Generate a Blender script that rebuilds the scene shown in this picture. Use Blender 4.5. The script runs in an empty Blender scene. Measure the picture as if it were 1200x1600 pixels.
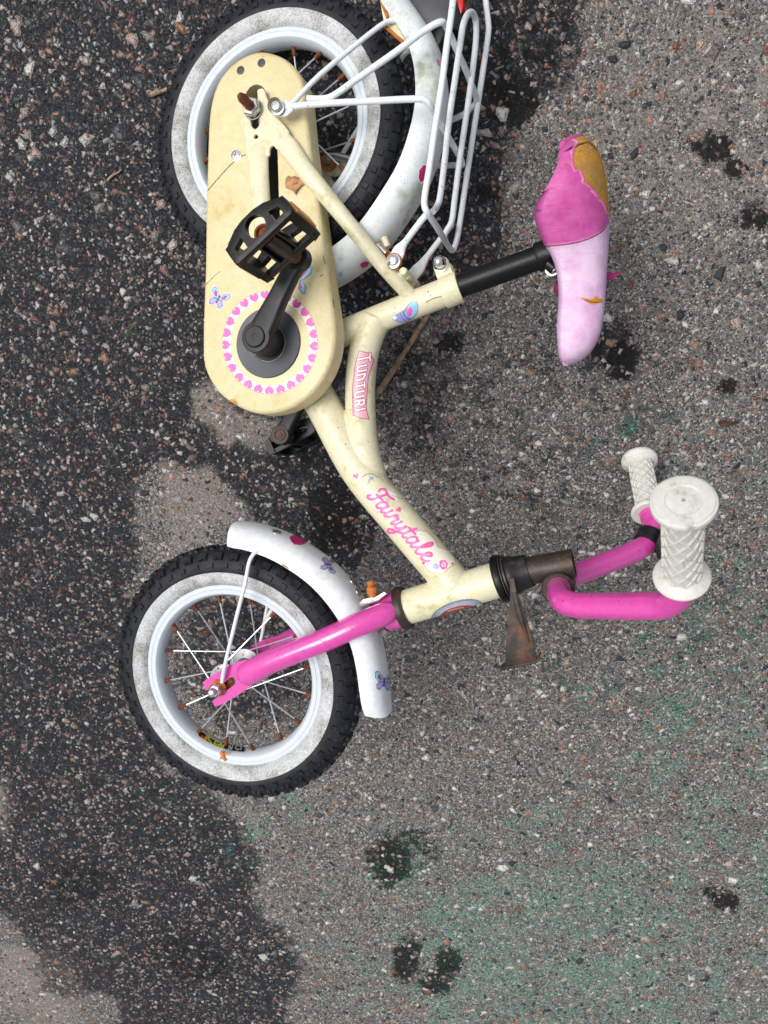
import bpy, bmesh, math, random
import numpy as np
from mathutils import Vector, Matrix
from mathutils.bvhtree import BVHTree
random.seed(7); rng = np.random.default_rng(11)
R = math.radians
C = bpy.context.scene.collection
V = Vector

# ------------------------------------------------------------------ camera
F = 1180.0                                   # focal length in photo pixels (1200 x 1600)
ga, gb, gc = 1.057, -0.105, 0.320            # ground plane seen from the camera
Zc = V((gb, gc, -1)).normalized()
Xc = (V((1, 0, 0)) - Zc * Zc.x).normalized()
Yc = Zc.cross(Xc)
RW = Matrix((Xc, Yc, Zc))                    # camera frame -> world frame
CAM = RW @ V((0, 0, -ga))
cam_d = bpy.data.cameras.new('camera'); cam = bpy.data.objects.new('camera', cam_d); C.objects.link(cam)
ex, ey, ez = RW @ V((1, 0, 0)), RW @ V((0, -1, 0)), RW @ V((0, 0, -1))
cam.matrix_world = Matrix.Translation(CAM) @ Matrix((ex, ey, ez)).transposed().to_4x4()
cam_d.sensor_fit = 'VERTICAL'; cam_d.sensor_height = 36; cam_d.sensor_width = 27
cam_d.lens = F / 1600 * 36; cam_d.clip_start = .02; cam_d.clip_end = 200
cam_d.dof.use_dof = True; cam_d.dof.focus_distance = .88; cam_d.dof.aperture_fstop = 9.5
bpy.context.scene.camera = cam

# ------------------------------------------------------------------ light: overcast day
SUN_EL, SUN_AZ = R(62), R(-60)
w = bpy.data.worlds.new("World"); bpy.context.scene.world = w; w.use_nodes = True
wn = w.node_tree.nodes; wl = w.node_tree.links
sky = wn.new('ShaderNodeTexSky'); sky.sky_type = 'NISHITA'; sky.sun_disc = False
sky.sun_elevation = SUN_EL; sky.sun_rotation = R(300); sky.dust_density = 4; sky.air_density = 1
hs = wn.new('ShaderNodeHueSaturation'); hs.inputs['Saturation'].default_value = .38
wl.new(sky.outputs[0], hs.inputs['Color']); wl.new(hs.outputs[0], wn['Background'].inputs[0])
wn['Background'].inputs[1].default_value = .14
sd = bpy.data.lights.new('sun', 'SUN'); sd.energy = 1.6; sd.angle = R(32); sd.color = (1, .97, .93)
so = bpy.data.objects.new('sun', sd); C.objects.link(so)
sdir = V((math.cos(SUN_EL) * math.sin(R(300)), math.cos(SUN_EL) * math.cos(R(300)), math.sin(SUN_EL)))
so.rotation_euler = sdir.to_track_quat('Z', 'Y').to_euler(); so.location = sdir * 5
vs = bpy.context.scene.view_settings
vs.view_transform = 'Standard'; vs.look = 'None'; vs.gamma = 1; vs.exposure = 0.15

# ------------------------------------------------------------------ the bicycle's planes
def cam_w(p): return RW @ V(p) + CAM
def ray(x, y): return (RW @ V(((x - 600) / F, (y - 800) / F, 1))).normalized()
def proj(p):
    q = RW.transposed() @ (V(p) - CAM)
    return q.x / q.z * F + 600, q.y / q.z * F + 800
class Plane:
    def __init__(s, o, n): s.o = V(o); s.n = V(n).normalized()
    def at(s, x, y, w=0.0):
        d = ray(x, y); return CAM + d * ((s.o - CAM).dot(s.n) + w) / d.dot(s.n)
    def mir(s, p): return p - 2 * (p - s.o).dot(s.n) * s.n
    def w(s, p): return (p - s.o).dot(s.n)
def cp(x, y, d): return cam_w(((x - 600) / F * d, (y - 800) / F * d, d))
nB = RW @ V((-.300, .030, -.9535))
RC = cp(435.5, 209.5, .857)                   # rear wheel centre
B = Plane(RC, nB)
h0, h1 = B.at(632, 949), B.at(778, 906)
sax = (h1 - h0).normalized()                  # steering axis
nS = Matrix.Rotation(R(-8.0), 3, sax) @ B.n
if (nS - B.n).dot(RW @ V((0, 1, 0))) < 0: nS = Matrix.Rotation(R(8.0), 3, sax) @ B.n
S = Plane(h0, nS)
FC = S.at(370, 1051.5)                          # front wheel centre
def depth(p): return (RW.transposed() @ (V(p) - CAM)).z

# ------------------------------------------------------------------ mesh builder
class MB:
    def __init__(s): s.v = []; s.f = []; s.m = []
    def add(s, vs_, fs, mi=0):
        o = len(s.v); s.v += [V(p) for p in vs_]
        s.f += [tuple(i + o for i in f) for f in fs]; s.m += [mi] * len(fs)
        return s
    def merge(s, t, mi=None):
        o = len(s.v); s.v += t.v; s.f += [tuple(i + o for i in f) for f in t.f]
        s.m += t.m if mi is None else [mi] * len(t.f); return s
    def bvh(s): return BVHTree.FromPolygons([tuple(p) for p in s.v], s.f)

def smooth_path(pts, sub):
    pts = [V(p) for p in pts]
    if sub <= 1 or len(pts) < 3: return pts, [i for i in range(len(pts))]
    out, par = [], []
    n = len(pts)
    for i in range(n - 1):
        p0, p1, p2, p3 = pts[max(i - 1, 0)], pts[i], pts[i + 1], pts[min(i + 2, n - 1)]
        if i == 0: p0 = p1 * 2 - p2
        if i == n - 2: p3 = p2 * 2 - p1
        for k in range(sub):
            t = k / sub; t2, t3 = t * t, t * t * t
            out.append(.5 * ((2 * p1) + (-p0 + p2) * t + (2 * p0 - 5 * p1 + 4 * p2 - p3) * t2 + (-p0 + 3 * p1 - 3 * p2 + p3) * t3))
            par.append(i + t)
    out.append(pts[-1]); par.append(n - 1.0)
    return out, par
def tube(mb, pts, rad, n=20, sub=6, ref=None, caps=True, mi=0, sq=1.0, rnd=False):
    """round (or flattened, when rad holds pairs) tube through the points"""
    path, par = smooth_path(pts, sub)
    rl = rad if isinstance(rad, (list, tuple)) and not (len(rad) == 2 and len(pts) != 2 and not isinstance(rad[0], tuple)) else [rad] * len(pts)
    rl = [r if isinstance(r, tuple) else (r, r) for r in rl]
    def rr(t):
        i = min(int(t), len(rl) - 2) if len(rl) > 1 else 0
        u = t - i; a, b = rl[i], rl[min(i + 1, len(rl) - 1)]
        return a[0] * (1 - u) + b[0] * u, a[1] * (1 - u) + b[1] * u
    nrm = None; rings = []
    for i, p in enumerate(path):
        t = (path[min(i + 1, len(path) - 1)] - path[max(i - 1, 0)]).normalized()
        if ref is not None: a = (ref - t * ref.dot(t)).normalized()
        else:
            if nrm is None: nrm = t.orthogonal().normalized()
            a = (nrm - t * nrm.dot(t)).normalized(); nrm = a
        b = t.cross(a); ra, rb = rr(par[i])
        ring = []
        for k in range(n):
            th = 2 * math.pi * k / n; c, s_ = math.cos(th), math.sin(th)
            if sq != 1: c = math.copysign(abs(c) ** sq, c); s_ = math.copysign(abs(s_) ** sq, s_)
            ring.append(p + a * (ra * c) + b * (rb * s_))
        rings.append((ring, p, t, ra, rb))
    vs_ = [q for r in rings for q in r[0]]; fs = []
    for i in range(len(rings) - 1):
        for k in range(n):
            k2 = (k + 1) % n
            fs.append((i * n + k, i * n + k2, (i + 1) * n + k2, (i + 1) * n + k))
    if caps:
        for e, sg in ((0, -1), (len(rings) - 1, 1)):
            ring, p, t, ra, rb = rings[e]
            if rnd:
                last = [e * n + k for k in range(n)]
                for sc, hh in ((.9, .42), (.65, .75), (.35, .93)):
                    b0 = len(vs_); vs_ += [p + (q - p) * sc + t * sg * hh * min(ra, rb) for q in ring]
                    cur = [b0 + k for k in range(n)]
                    for k in range(n):
                        k2 = (k + 1) % n
                        fs.append((last[k], last[k2], cur[k2], cur[k]) if sg > 0 else (last[k2], last[k], cur[k], cur[k2]))
                    last = cur
                fs.append(tuple(last) if sg > 0 else tuple(reversed(last)))
            else:
                idx = tuple(e * n + k for k in range(n)); fs.append(idx if sg > 0 else tuple(reversed(idx)))
    return mb.add(vs_, fs, mi)
def lathe(mb, o, ax, prof, n=40, mi=0, close=False):
    """prof = (radius, height along ax) pairs"""
    ax = V(ax).normalized(); a = ax.orthogonal().normalized(); b = ax.cross(a)
    vs_ = []; fs = []
    for r, h in prof:
        for k in range(n):
            th = 2 * math.pi * k / n
            vs_.append(V(o) + ax * h + (a * math.cos(th) + b * math.sin(th)) * max(r, 1e-5))
    m = len(prof)
    for i in range(m if close else m - 1):
        j = (i + 1) % m
        for k in range(n):
            k2 = (k + 1) % n
            fs.append((i * n + k, i * n + k2, j * n + k2, j * n + k))
    return mb.add(vs_, fs, mi)
def prism(mb, top, down, bevel=0.0, mi=0, holes=()):
    """polygon of 3D points, extruded along the vector down; a small bevel on its upper edge; may have holes"""
    n = len(top); dn = down.normalized()
    def inset(loop, d):
        out = []; c = sum(loop, V()) / len(loop)
        area = V()
        for i in range(len(loop)): area += (loop[i] - c).cross(loop[(i + 1) % len(loop)] - c)
        nn = area.normalized()
        for i in range(len(loop)):
            p0, p, p1 = loop[i - 1], loop[i], loop[(i + 1) % len(loop)]
            t = ((p - p0).normalized() + (p1 - p).normalized())
            if t.length < 1e-6: t = (p1 - p)
            out.append(p + nn.cross(t.normalized()) * d)
        return out
    loops = [[p + down for p in top], [p + dn * bevel for p in top]]
    if bevel:
        loops.append([p + dn * bevel * .3 for p in inset(top, bevel * .3)])
        loops.append(inset(top, bevel))
    vs_ = [p for l in loops for p in l]; fs = []
    for i in range(len(loops) - 1):
        for k in range(n):
            k2 = (k + 1) % n; fs.append((i * n + k, i * n + k2, (i + 1) * n + k2, (i + 1) * n + k))
    mb.add(vs_, fs, mi)
    for lp, hl in ((loops[-1], True), (loops[0], True)):
        bm = bmesh.new(); edges = []
        for L in [lp] + [[p + (down if lp is loops[0] else V()) for p in h] for h in holes]:
            vv = [bm.verts.new(p) for p in L]
            edges += [bm.edges.new((vv[i], vv[(i + 1) % len(vv)])) for i in range(len(vv))]
        bmesh.ops.triangle_fill(bm, edges=edges, use_beauty=True)
        bm.verts.index_update()
        mb.add([v.co.copy() for v in bm.verts], [tuple(v.index for v in f.verts) for f in bm.faces], mi); bm.free()
    for h in holes:
        k_ = len(h); mb.add(h + [p + down for p in h], [(i, (i + 1) % k_, (i + 1) % k_ + k_, i + k_) for i in range(k_)], mi)
    return mb
def ring_pts(o, ax, r, n, ref=None):
    ax = V(ax).normalized(); a = (ref - ax * ref.dot(ax)).normalized() if ref is not None else ax.orthogonal().normalized()
    b = ax.cross(a)
    return [V(o) + (a * math.cos(2 * math.pi * k / n) + b * math.sin(2 * math.pi * k / n)) * r for k in range(n)]
def wpath(pl, l): return [pl.at(*p) for p in l]

# ------------------------------------------------------------------ objects
def link(name, mb, mats, parent=None, label=None, sharp=35, attr=None, fix=True):
    org = sum(mb.v, V()) / len(mb.v) if mb.v else V()
    if parent is None: org.z = min(p.z for p in mb.v)
    me = bpy.data.meshes.new(name)
    me.from_pydata([tuple(p - org) for p in mb.v], [], mb.f)
    for m in (mats if isinstance(mats, (list, tuple)) else [mats]): me.materials.append(m)
    me.polygons.foreach_set('material_index', mb.m)
    if fix:
        bm = bmesh.new(); bm.from_mesh(me)
        bmesh.ops.remove_doubles(bm, verts=bm.verts, dist=2e-6)
        bmesh.ops.recalc_face_normals(bm, faces=bm.faces); bm.to_mesh(me); bm.free()
    me.update(); me.polygons.foreach_set('use_smooth', [True] * len(me.polygons))
    me.set_sharp_from_angle(angle=R(sharp))
    o = bpy.data.objects.new(name, me); C.objects.link(o)
    if parent is not None:
        o.parent = parent; o.location = org - V(parent['wo'])
    else: o.location = org
    o['wo'] = tuple(org)
    if label: o['label'] = label
    return o
def tag(o, label=None, cat=None, kind=None, group=None):
    for k, v_ in (('label', label), ('category', cat), ('kind', kind), ('group', group)):
        if v_: o[k] = v_
    return o

# ------------------------------------------------------------------ materials
class NT:
    def __init__(s, name):
        s.m = bpy.data.materials.new(name); s.m.use_nodes = True; s.t = s.m.node_tree; s.n = s.t.nodes; s.l = s.t.links
        s.b = s.n['Principled BSDF']; s.co = s.new('ShaderNodeTexCoord').outputs['Object']
    def new(s, ty, **kw):
        nd = s.n.new(ty)
        for k, v_ in kw.items(): setattr(nd, k, v_)
        return nd
    def set(s, sock, v_):
        if hasattr(v_, 'is_output'): s.l.new(v_, sock)
        elif isinstance(v_, (tuple, list)) and len(v_) == 3 and sock.type == 'RGBA': sock.default_value = (*v_, 1)
        else: sock.default_value = v_
    def math(s, op, a, b=None, c=None, clamp=False):
        nd = s.new('ShaderNodeMath', operation=op, use_clamp=clamp)
        for i, x in enumerate((a, b, c)):
            if x is not None: s.set(nd.inputs[i], x)
        return nd.outputs[0]
    def noise(s, scale, detail=4, rough=.6, co=None, dist=0):
        nd = s.new('ShaderNodeTexNoise'); s.set(nd.inputs['Vector'], co or s.co)
        nd.inputs['Scale'].default_value = scale; nd.inputs['Detail'].default_value = detail
        nd.inputs['Roughness'].default_value = rough; nd.inputs['Distortion'].default_value = dist
        return nd
    def step(s, x, lo, hi):
        nd = s.new('ShaderNodeMapRange', interpolation_type='SMOOTHSTEP'); s.set(nd.inputs[0], x)
        s.set(nd.inputs[1], lo); s.set(nd.inputs[2], hi); return nd.outputs[0]
    def mix(s, fac, a, b, mode='MIX'):
        nd = s.new('ShaderNodeMix', data_type='RGBA', blend_type=mode)
        s.set(nd.inputs[0], fac); s.set(nd.inputs[6], a); s.set(nd.inputs[7], b); return nd.outputs[2]
    def bump(s, h, dist, strength=1, prev=None):
        nd = s.new('ShaderNodeBump'); nd.inputs['Distance'].default_value = dist; nd.inputs['Strength'].default_value = strength
        s.set(nd.inputs['Height'], h)
        if prev: s.l.new(prev, nd.inputs['Normal'])
        return nd.outputs[0]
    def ramp(s, x, stops, interp='LINEAR'):
        nd = s.new('ShaderNodeValToRGB'); s.set(nd.inputs[0], x); cr = nd.color_ramp; cr.interpolation = interp
        while len(cr.elements) < len(stops): cr.elements.new(.5)
        for e, (p, c) in zip(cr.elements, stops): e.position = p; e.color = (*c, 1)
        return nd.outputs[0]
    def attr(s, name):
        nd = s.new('ShaderNodeAttribute'); nd.attribute_name = name; return nd
def srgb(r, g, b):
    f = lambda c: (c / 255 / 12.92) if c / 255 <= .04045 else ((c / 255 + .055) / 1.055) ** 2.4
    return f(r), f(g), f(b)

def surf(name, col, rough=.4, metal=0, dirt=None, damt=.5, dscale=60, speck=None, samt=.0, sscale=350, var=.06, bump=.0, bscale=400, coat=0, spec=.5):
    k = NT(name)
    big = k.noise(dscale, 6, .62).outputs[0]; fine = k.noise(dscale * 6, 3, .6).outputs[0]
    c = k.mix(k.step(fine, .3, .7), tuple(x * (1 - var) for x in col), tuple(min(1, x * (1 + var)) for x in col))
    rg = k.math('ADD', rough, k.math('MULTIPLY', k.math('SUBTRACT', big, .5), .25))
    if dirt:
        m = k.math('MULTIPLY', k.step(k.math('ADD', k.math('MULTIPLY', big, .7), k.math('MULTIPLY', fine, .3)), .62 - .2 * damt, .72 - .1 * damt), min(1, damt * 1.6), clamp=True)
        c = k.mix(m, c, dirt); rg = k.math('ADD', rg, k.math('MULTIPLY', m, .2))
    if speck:
        v = k.new('ShaderNodeTexVoronoi'); k.set(v.inputs['Vector'], k.co); v.inputs['Scale'].default_value = sscale
        sel = k.math('LESS_THAN', k.new('ShaderNodeSeparateColor').outputs[0], .5)
        sp = k.new('ShaderNodeSeparateColor'); k.l.new(v.outputs['Color'], sp.inputs[0])
        m = k.math('MULTIPLY', k.math('LESS_THAN', v.outputs['Distance'], .22), k.math('LESS_THAN', sp.outputs[0], samt))
        c = k.mix(k.math('MULTIPLY', m, .75), c, speck)
    k.set(k.b.inputs['Base Color'], c); k.set(k.b.inputs['Roughness'], rg); k.b.inputs['Metallic'].default_value = metal
    k.b.inputs['Specular IOR Level'].default_value = spec
    if coat: k.b.inputs['Coat Weight'].default_value = coat; k.b.inputs['Coat Roughness'].default_value = .12
    if bump: k.set(k.b.inputs['Normal'], k.bump(k.noise(bscale, 4, .6).outputs[0], bump))
    return k.m
CREAM = srgb(220, 213, 180); CASE = srgb(214, 200, 155); MAG = srgb(212, 72, 162)
RUST = srgb(120, 62, 28)
M = {}
M['cream'] = surf('cream_paint', CREAM, .36, dirt=srgb(186, 182, 134), damt=.58, dscale=38, speck=srgb(90, 80, 50), samt=.05, sscale=560, bump=.00012, bscale=300)
M['case'] = surf('case_plastic', CASE, .42, dirt=srgb(196, 176, 116), damt=.62, dscale=20, speck=srgb(110, 88, 45), samt=.14, sscale=640, bump=.00015, bscale=500)
M['pink'] = surf('pink_paint', MAG, .2, dirt=srgb(168, 34, 118), damt=.4, dscale=34, speck=srgb(90, 30, 60), samt=.05, sscale=260, var=.06, bump=.0001, bscale=220, coat=.9)
M['white'] = surf('white_fender', srgb(226, 230, 232), .42, dirt=srgb(170, 172, 150), damt=.3, dscale=24, speck=srgb(110, 106, 90), samt=.05, sscale=560)
M['mossy'] = surf('white_fender_mossy', srgb(216, 222, 222), .5, dirt=srgb(146, 150, 112), damt=.75, dscale=18, speck=srgb(70, 72, 50), samt=.3, sscale=420, bump=.0001)
M['wire'] = surf('white_wire_paint', srgb(222, 228, 230), .38, dirt=srgb(150, 152, 138), damt=.3, dscale=55, speck=srgb(90, 70, 50), samt=.06, sscale=300)
M['rim'] = surf('rim_paint', srgb(200, 208, 214), .4, dirt=srgb(150, 152, 150), damt=.2, dscale=40, var=.03)
M['white_rubber'] = surf('grip_rubber', srgb(208, 207, 199), .5, dirt=srgb(112, 104, 88), damt=.45, dscale=45, bump=.0002, bscale=300)
M['black'] = surf('black_plastic', srgb(15, 15, 17), .36, spec=.28, dirt=srgb(44, 42, 41), damt=.3, dscale=60, var=.2, bump=.0002, bscale=500)
M['blackm'] = surf('black_satin', srgb(27, 28, 31), .45, spec=.35, dirt=srgb(72, 66, 60), damt=.35, dscale=40, var=.15, bump=.0001)
M['disc'] = surf('disc_plastic', srgb(56, 60, 68), .42, dirt=srgb(44, 44, 46), damt=.35, dscale=40, var=.1)
M['rust'] = surf('rust', RUST, .8, dirt=srgb(70, 38, 22), damt=.8, dscale=220, var=.3, bump=.0006, bscale=700)
M['orust'] = surf('orange_rust', srgb(186, 110, 46), .7, dirt=srgb(120, 62, 24), damt=.7, dscale=200, var=.3, bump=.0006, bscale=700)
M['brown'] = surf('brown_steel', srgb(58, 50, 45), .45, .35, dirt=srgb(120, 72, 38), damt=.42, dscale=60, var=.25, bump=.0002, bscale=500)
M['chrome'] = surf('chrome', (.72, .72, .72), .18, 1, dirt=srgb(120, 110, 95), damt=.3, dscale=200)
M['steel'] = surf('steel', (.5, .5, .49), .32, .9, dirt=srgb(130, 105, 70), damt=.45, dscale=180, var=.15)
M['spoke'] = surf('spoke_steel', (.72, .74, .75), .3, .85)
M['hub'] = surf('hub_alloy', (.34, .35, .36), .45, .5, dirt=srgb(140, 110, 60), damt=.4, dscale=120)
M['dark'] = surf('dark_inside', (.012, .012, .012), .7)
M['amber'] = surf('amber_plastic', srgb(214, 130, 24), .3)
M['yellow'] = surf('yellow_plastic', srgb(214, 178, 60), .4)
M['red'] = surf('red_lens', srgb(190, 30, 24), .25)
M['grey'] = surf('grey_plastic', srgb(56, 58, 63), .5, dirt=srgb(90, 90, 90), damt=.3, dscale=60)
M['slot'] = surf('screw_slot', (.03, .03, .03), .5)
def tyre_mat():
    k = NT('tyre_rubber'); n = k.noise(60, 6, .65).outputs[0]
    k.b.inputs['Specular IOR Level'].default_value = .28; c = k.mix(k.step(n, .45, .72), srgb(22, 24, 30), srgb(44, 45, 50))
    k.set(k.b.inputs['Base Color'], c); k.b.inputs['Roughness'].default_value = .55
    k.set(k.b.inputs['Normal'], k.bump(k.noise(500, 3).outputs[0], .0003)); return k.m
M['tyre'] = tyre_mat()
def wall_mat():
    k = NT('whitewall_rubber')
    v = k.new('ShaderNodeTexVoronoi', feature='DISTANCE_TO_EDGE'); k.set(v.inputs['Vector'], k.co); v.inputs['Scale'].default_value = 520
    n = k.noise(35, 5, .6).outputs[0]; n2 = k.noise(420, 3, .7).outputs[0]
    crack = k.math('MULTIPLY', k.math('LESS_THAN', v.outputs[0], .09), k.step(n, .38, .6))
    c = k.mix(k.step(n2, .35, .7), srgb(204, 207, 207), srgb(164, 166, 165))
    c = k.mix(k.math('MULTIPLY', k.step(n, .48, .7), .7), c, srgb(152, 147, 128))
    c = k.mix(k.math('MULTIPLY', crack, .75), c, srgb(96, 94, 88))
    k.set(k.b.inputs['Base Color'], c); k.b.inputs['Roughness'].default_value = .65
    k.set(k.b.inputs['Normal'], k.bump(n2, .0003)); return k.m
M['wall'] = wall_mat()
def sticker_mat():
    k = NT('printed_sticker'); a = k.attr('col')
    n = k.noise(260, 4, .7).outputs[0]
    c = k.mix(k.math('MULTIPLY', k.step(n, .58, .72), .35), a.outputs['Color'], srgb(220, 214, 186))
    k.set(k.b.inputs['Base Color'], c); k.b.inputs['Roughness'].default_value = .35; return k.m
M['sticker'] = sticker_mat()

# ------------------------------------------------------------------ stickers printed on a surface
def poly(pts, col): return ('p', np.array(pts, float), col)
def stroke(pts, hw, col):
    p, _ = smooth_path([V((x, y, 0)) for x, y in pts], 6)
    return ('s', np.array([(q.x, q.y) for q in p]), col, hw)
def decal(name, shapes, bvh, parent, step=.62, off=.00022, label=None, maxd=None):
    allp = np.concatenate([s[1] for s in shapes]); pad = max([s[3] for s in shapes if s[0] == 's'] + [0]) + 1
    x0, y0 = allp.min(0) - pad; x1, y1 = allp.max(0) + pad
    nx, ny = int((x1 - x0) / step) + 1, int((y1 - y0) / step) + 1
    X, Y = np.meshgrid(x0 + (np.arange(nx) + .5) * step, y0 + (np.arange(ny) + .5) * step)
    idx = -np.ones(X.shape, int)
    for si, s in enumerate(shapes):
        P = s[1]
        if s[0] == 'p':
            ins = np.zeros(X.shape, bool); j = len(P) - 1
            for i in range(len(P)):
                c = ((P[i, 1] > Y) != (P[j, 1] > Y)) & (X < (P[j, 0] - P[i, 0]) * (Y - P[i, 1]) / (P[j, 1] - P[i, 1] + 1e-12) + P[i, 0])
                ins ^= c; j = i
        else:
            d = np.full(X.shape, 1e9)
            for i in range(len(P) - 1):
                a, b = P[i], P[i + 1]; ab = b - a; L = (ab ** 2).sum() + 1e-12
                t = np.clip(((X - a[0]) * ab[0] + (Y - a[1]) * ab[1]) / L, 0, 1)
                d = np.minimum(d, np.hypot(X - a[0] - t * ab[0], Y - a[1] - t * ab[1]))
            ins = d < s[3]
        idx[ins] = si
    vid = {}; vs_ = []; fs = []; cols = []
    def vert(i, j):
        if (i, j) not in vid:
            x, y = x0 + i * step, y0 + j * step; d = ray(x, y); h = bvh.ray_cast(CAM, d)
            if h[0] is None: vid[(i, j)] = None
            else:
                n_ = h[1] if h[1].dot(d) < 0 else -h[1]
                vid[(i, j)] = len(vs_); vs_.append(h[0] + n_ * off)
        return vid[(i, j)]
    for j in range(ny):
        for i in range(nx):
            if idx[j, i] >= 0:
                q = [vert(i, j), vert(i + 1, j), vert(i + 1, j + 1), vert(i, j + 1)]
                if None in q: continue
                if max((vs_[a] - vs_[q[0]]).length for a in q) > .004: continue
                fs.append(tuple(reversed(q))); cols.append(shapes[idx[j, i]][2])
    if not fs: print('EMPTY decal', name); return
    mb = MB(); mb.add(vs_, fs)
    o = link(name, mb, M['sticker'], parent, label, fix=False)
    ca = o.data.color_attributes.new('col', 'FLOAT_COLOR', 'CORNER')
    ca.data.foreach_set('color', np.repeat(np.array([(*c, 1) for c in cols]), 4, axis=0).ravel())
    return o
MAGs = srgb(226, 96, 176); MAGd = srgb(196, 34, 120); BLU = srgb(132, 198, 224); LIL = srgb(150, 158, 216); INK = srgb(70, 60, 110); WHT = srgb(236, 236, 230)
def xf(pts, x, y, ang, s, sy=None):
    c, sn = math.cos(R(ang)), math.sin(R(ang)); sy = sy or s
    return [(x + px_ * s * c - py_ * sy * sn, y + px_ * s * sn + py_ * sy * c) for px_, py_ in pts]
HEART = [(0, -.45), (.25, -.85), (.65, -.95), (.95, -.6), (.9, -.1), (.5, .45), (0, .95), (-.5, .45), (-.9, -.1), (-.95, -.6), (-.65, -.95), (-.25, -.85)]
HEART2 = [(0, -.62), (.3, -.9), (.7, -.92), (1.0, -.6), (1.02, -.1), (.78, .35), (.3, .75), (0, .95), (-.3, .75), (-.78, .35), (-1.02, -.1), (-1.0, -.6), (-.7, -.92), (-.3, -.9)]
def heart(x, y, ang, s, col=MAGs): return [poly(xf(HEART, x, y, ang, s), col)]
def butterfly(x, y, ang, s, half=False):
    out = []
    for sg in ((1,) if half else (1, -1)):
        wing = [(0, 0), (.35, -.75), (.85, -1.15), (1.15, -.95), (1.05, -.35), (.55, .02)]
        low = [(0, .05), (.55, .1), (.85, .45), (.75, .95), (.4, .95), (.12, .5)]
        inn = [(.25, -.2), (.5, -.7), (.8, -.85), (.8, -.4), (.5, -.1)]
        inl = [(.2, .2), (.5, .25), (.62, .55), (.45, .75)]
        for P_, c_, g in ((wing, INK, 1.12), (low, INK, 1.12), (wing, BLU, .98), (low, LIL, .96), (inn, MAGd, 1), (inl, srgb(206, 150, 210), 1)):
            m = np.mean(P_, axis=0)
            out.append(poly(xf([((a - m[0]) * g + m[0]) * 1 and (((a - m[0]) * g + m[0]) * sg, (b - m[1]) * g + m[1]) for a, b in P_], x, y, ang, s), c_))
    out.append(stroke(xf([(0, -.4), (0, .5)], x, y, ang, s), s * .09, INK))
    return out
def halo(shapes, g, col=WHT):
    out = []
    for s in shapes:
        P = s[1]; m = P.mean(0); out.append(poly((P - m) * g + m, col))
    return out

# ------------------------------------------------------------------ bicycle root
root = bpy.data.objects.new('bicycle', None); C.objects.link(root)
ro = V((FC.x, FC.y, 0)); root.location = ro; root['wo'] = tuple(ro); root.empty_display_size = .1
tag(root, 'small cream and pink bicycle lying on its side on damp asphalt, with a torn saddle', 'bicycle')
BV = {}
def part(name, mb, mats, parent=None, label=None, **k): return link(name, mb, mats, parent or root, label, **k)

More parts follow.
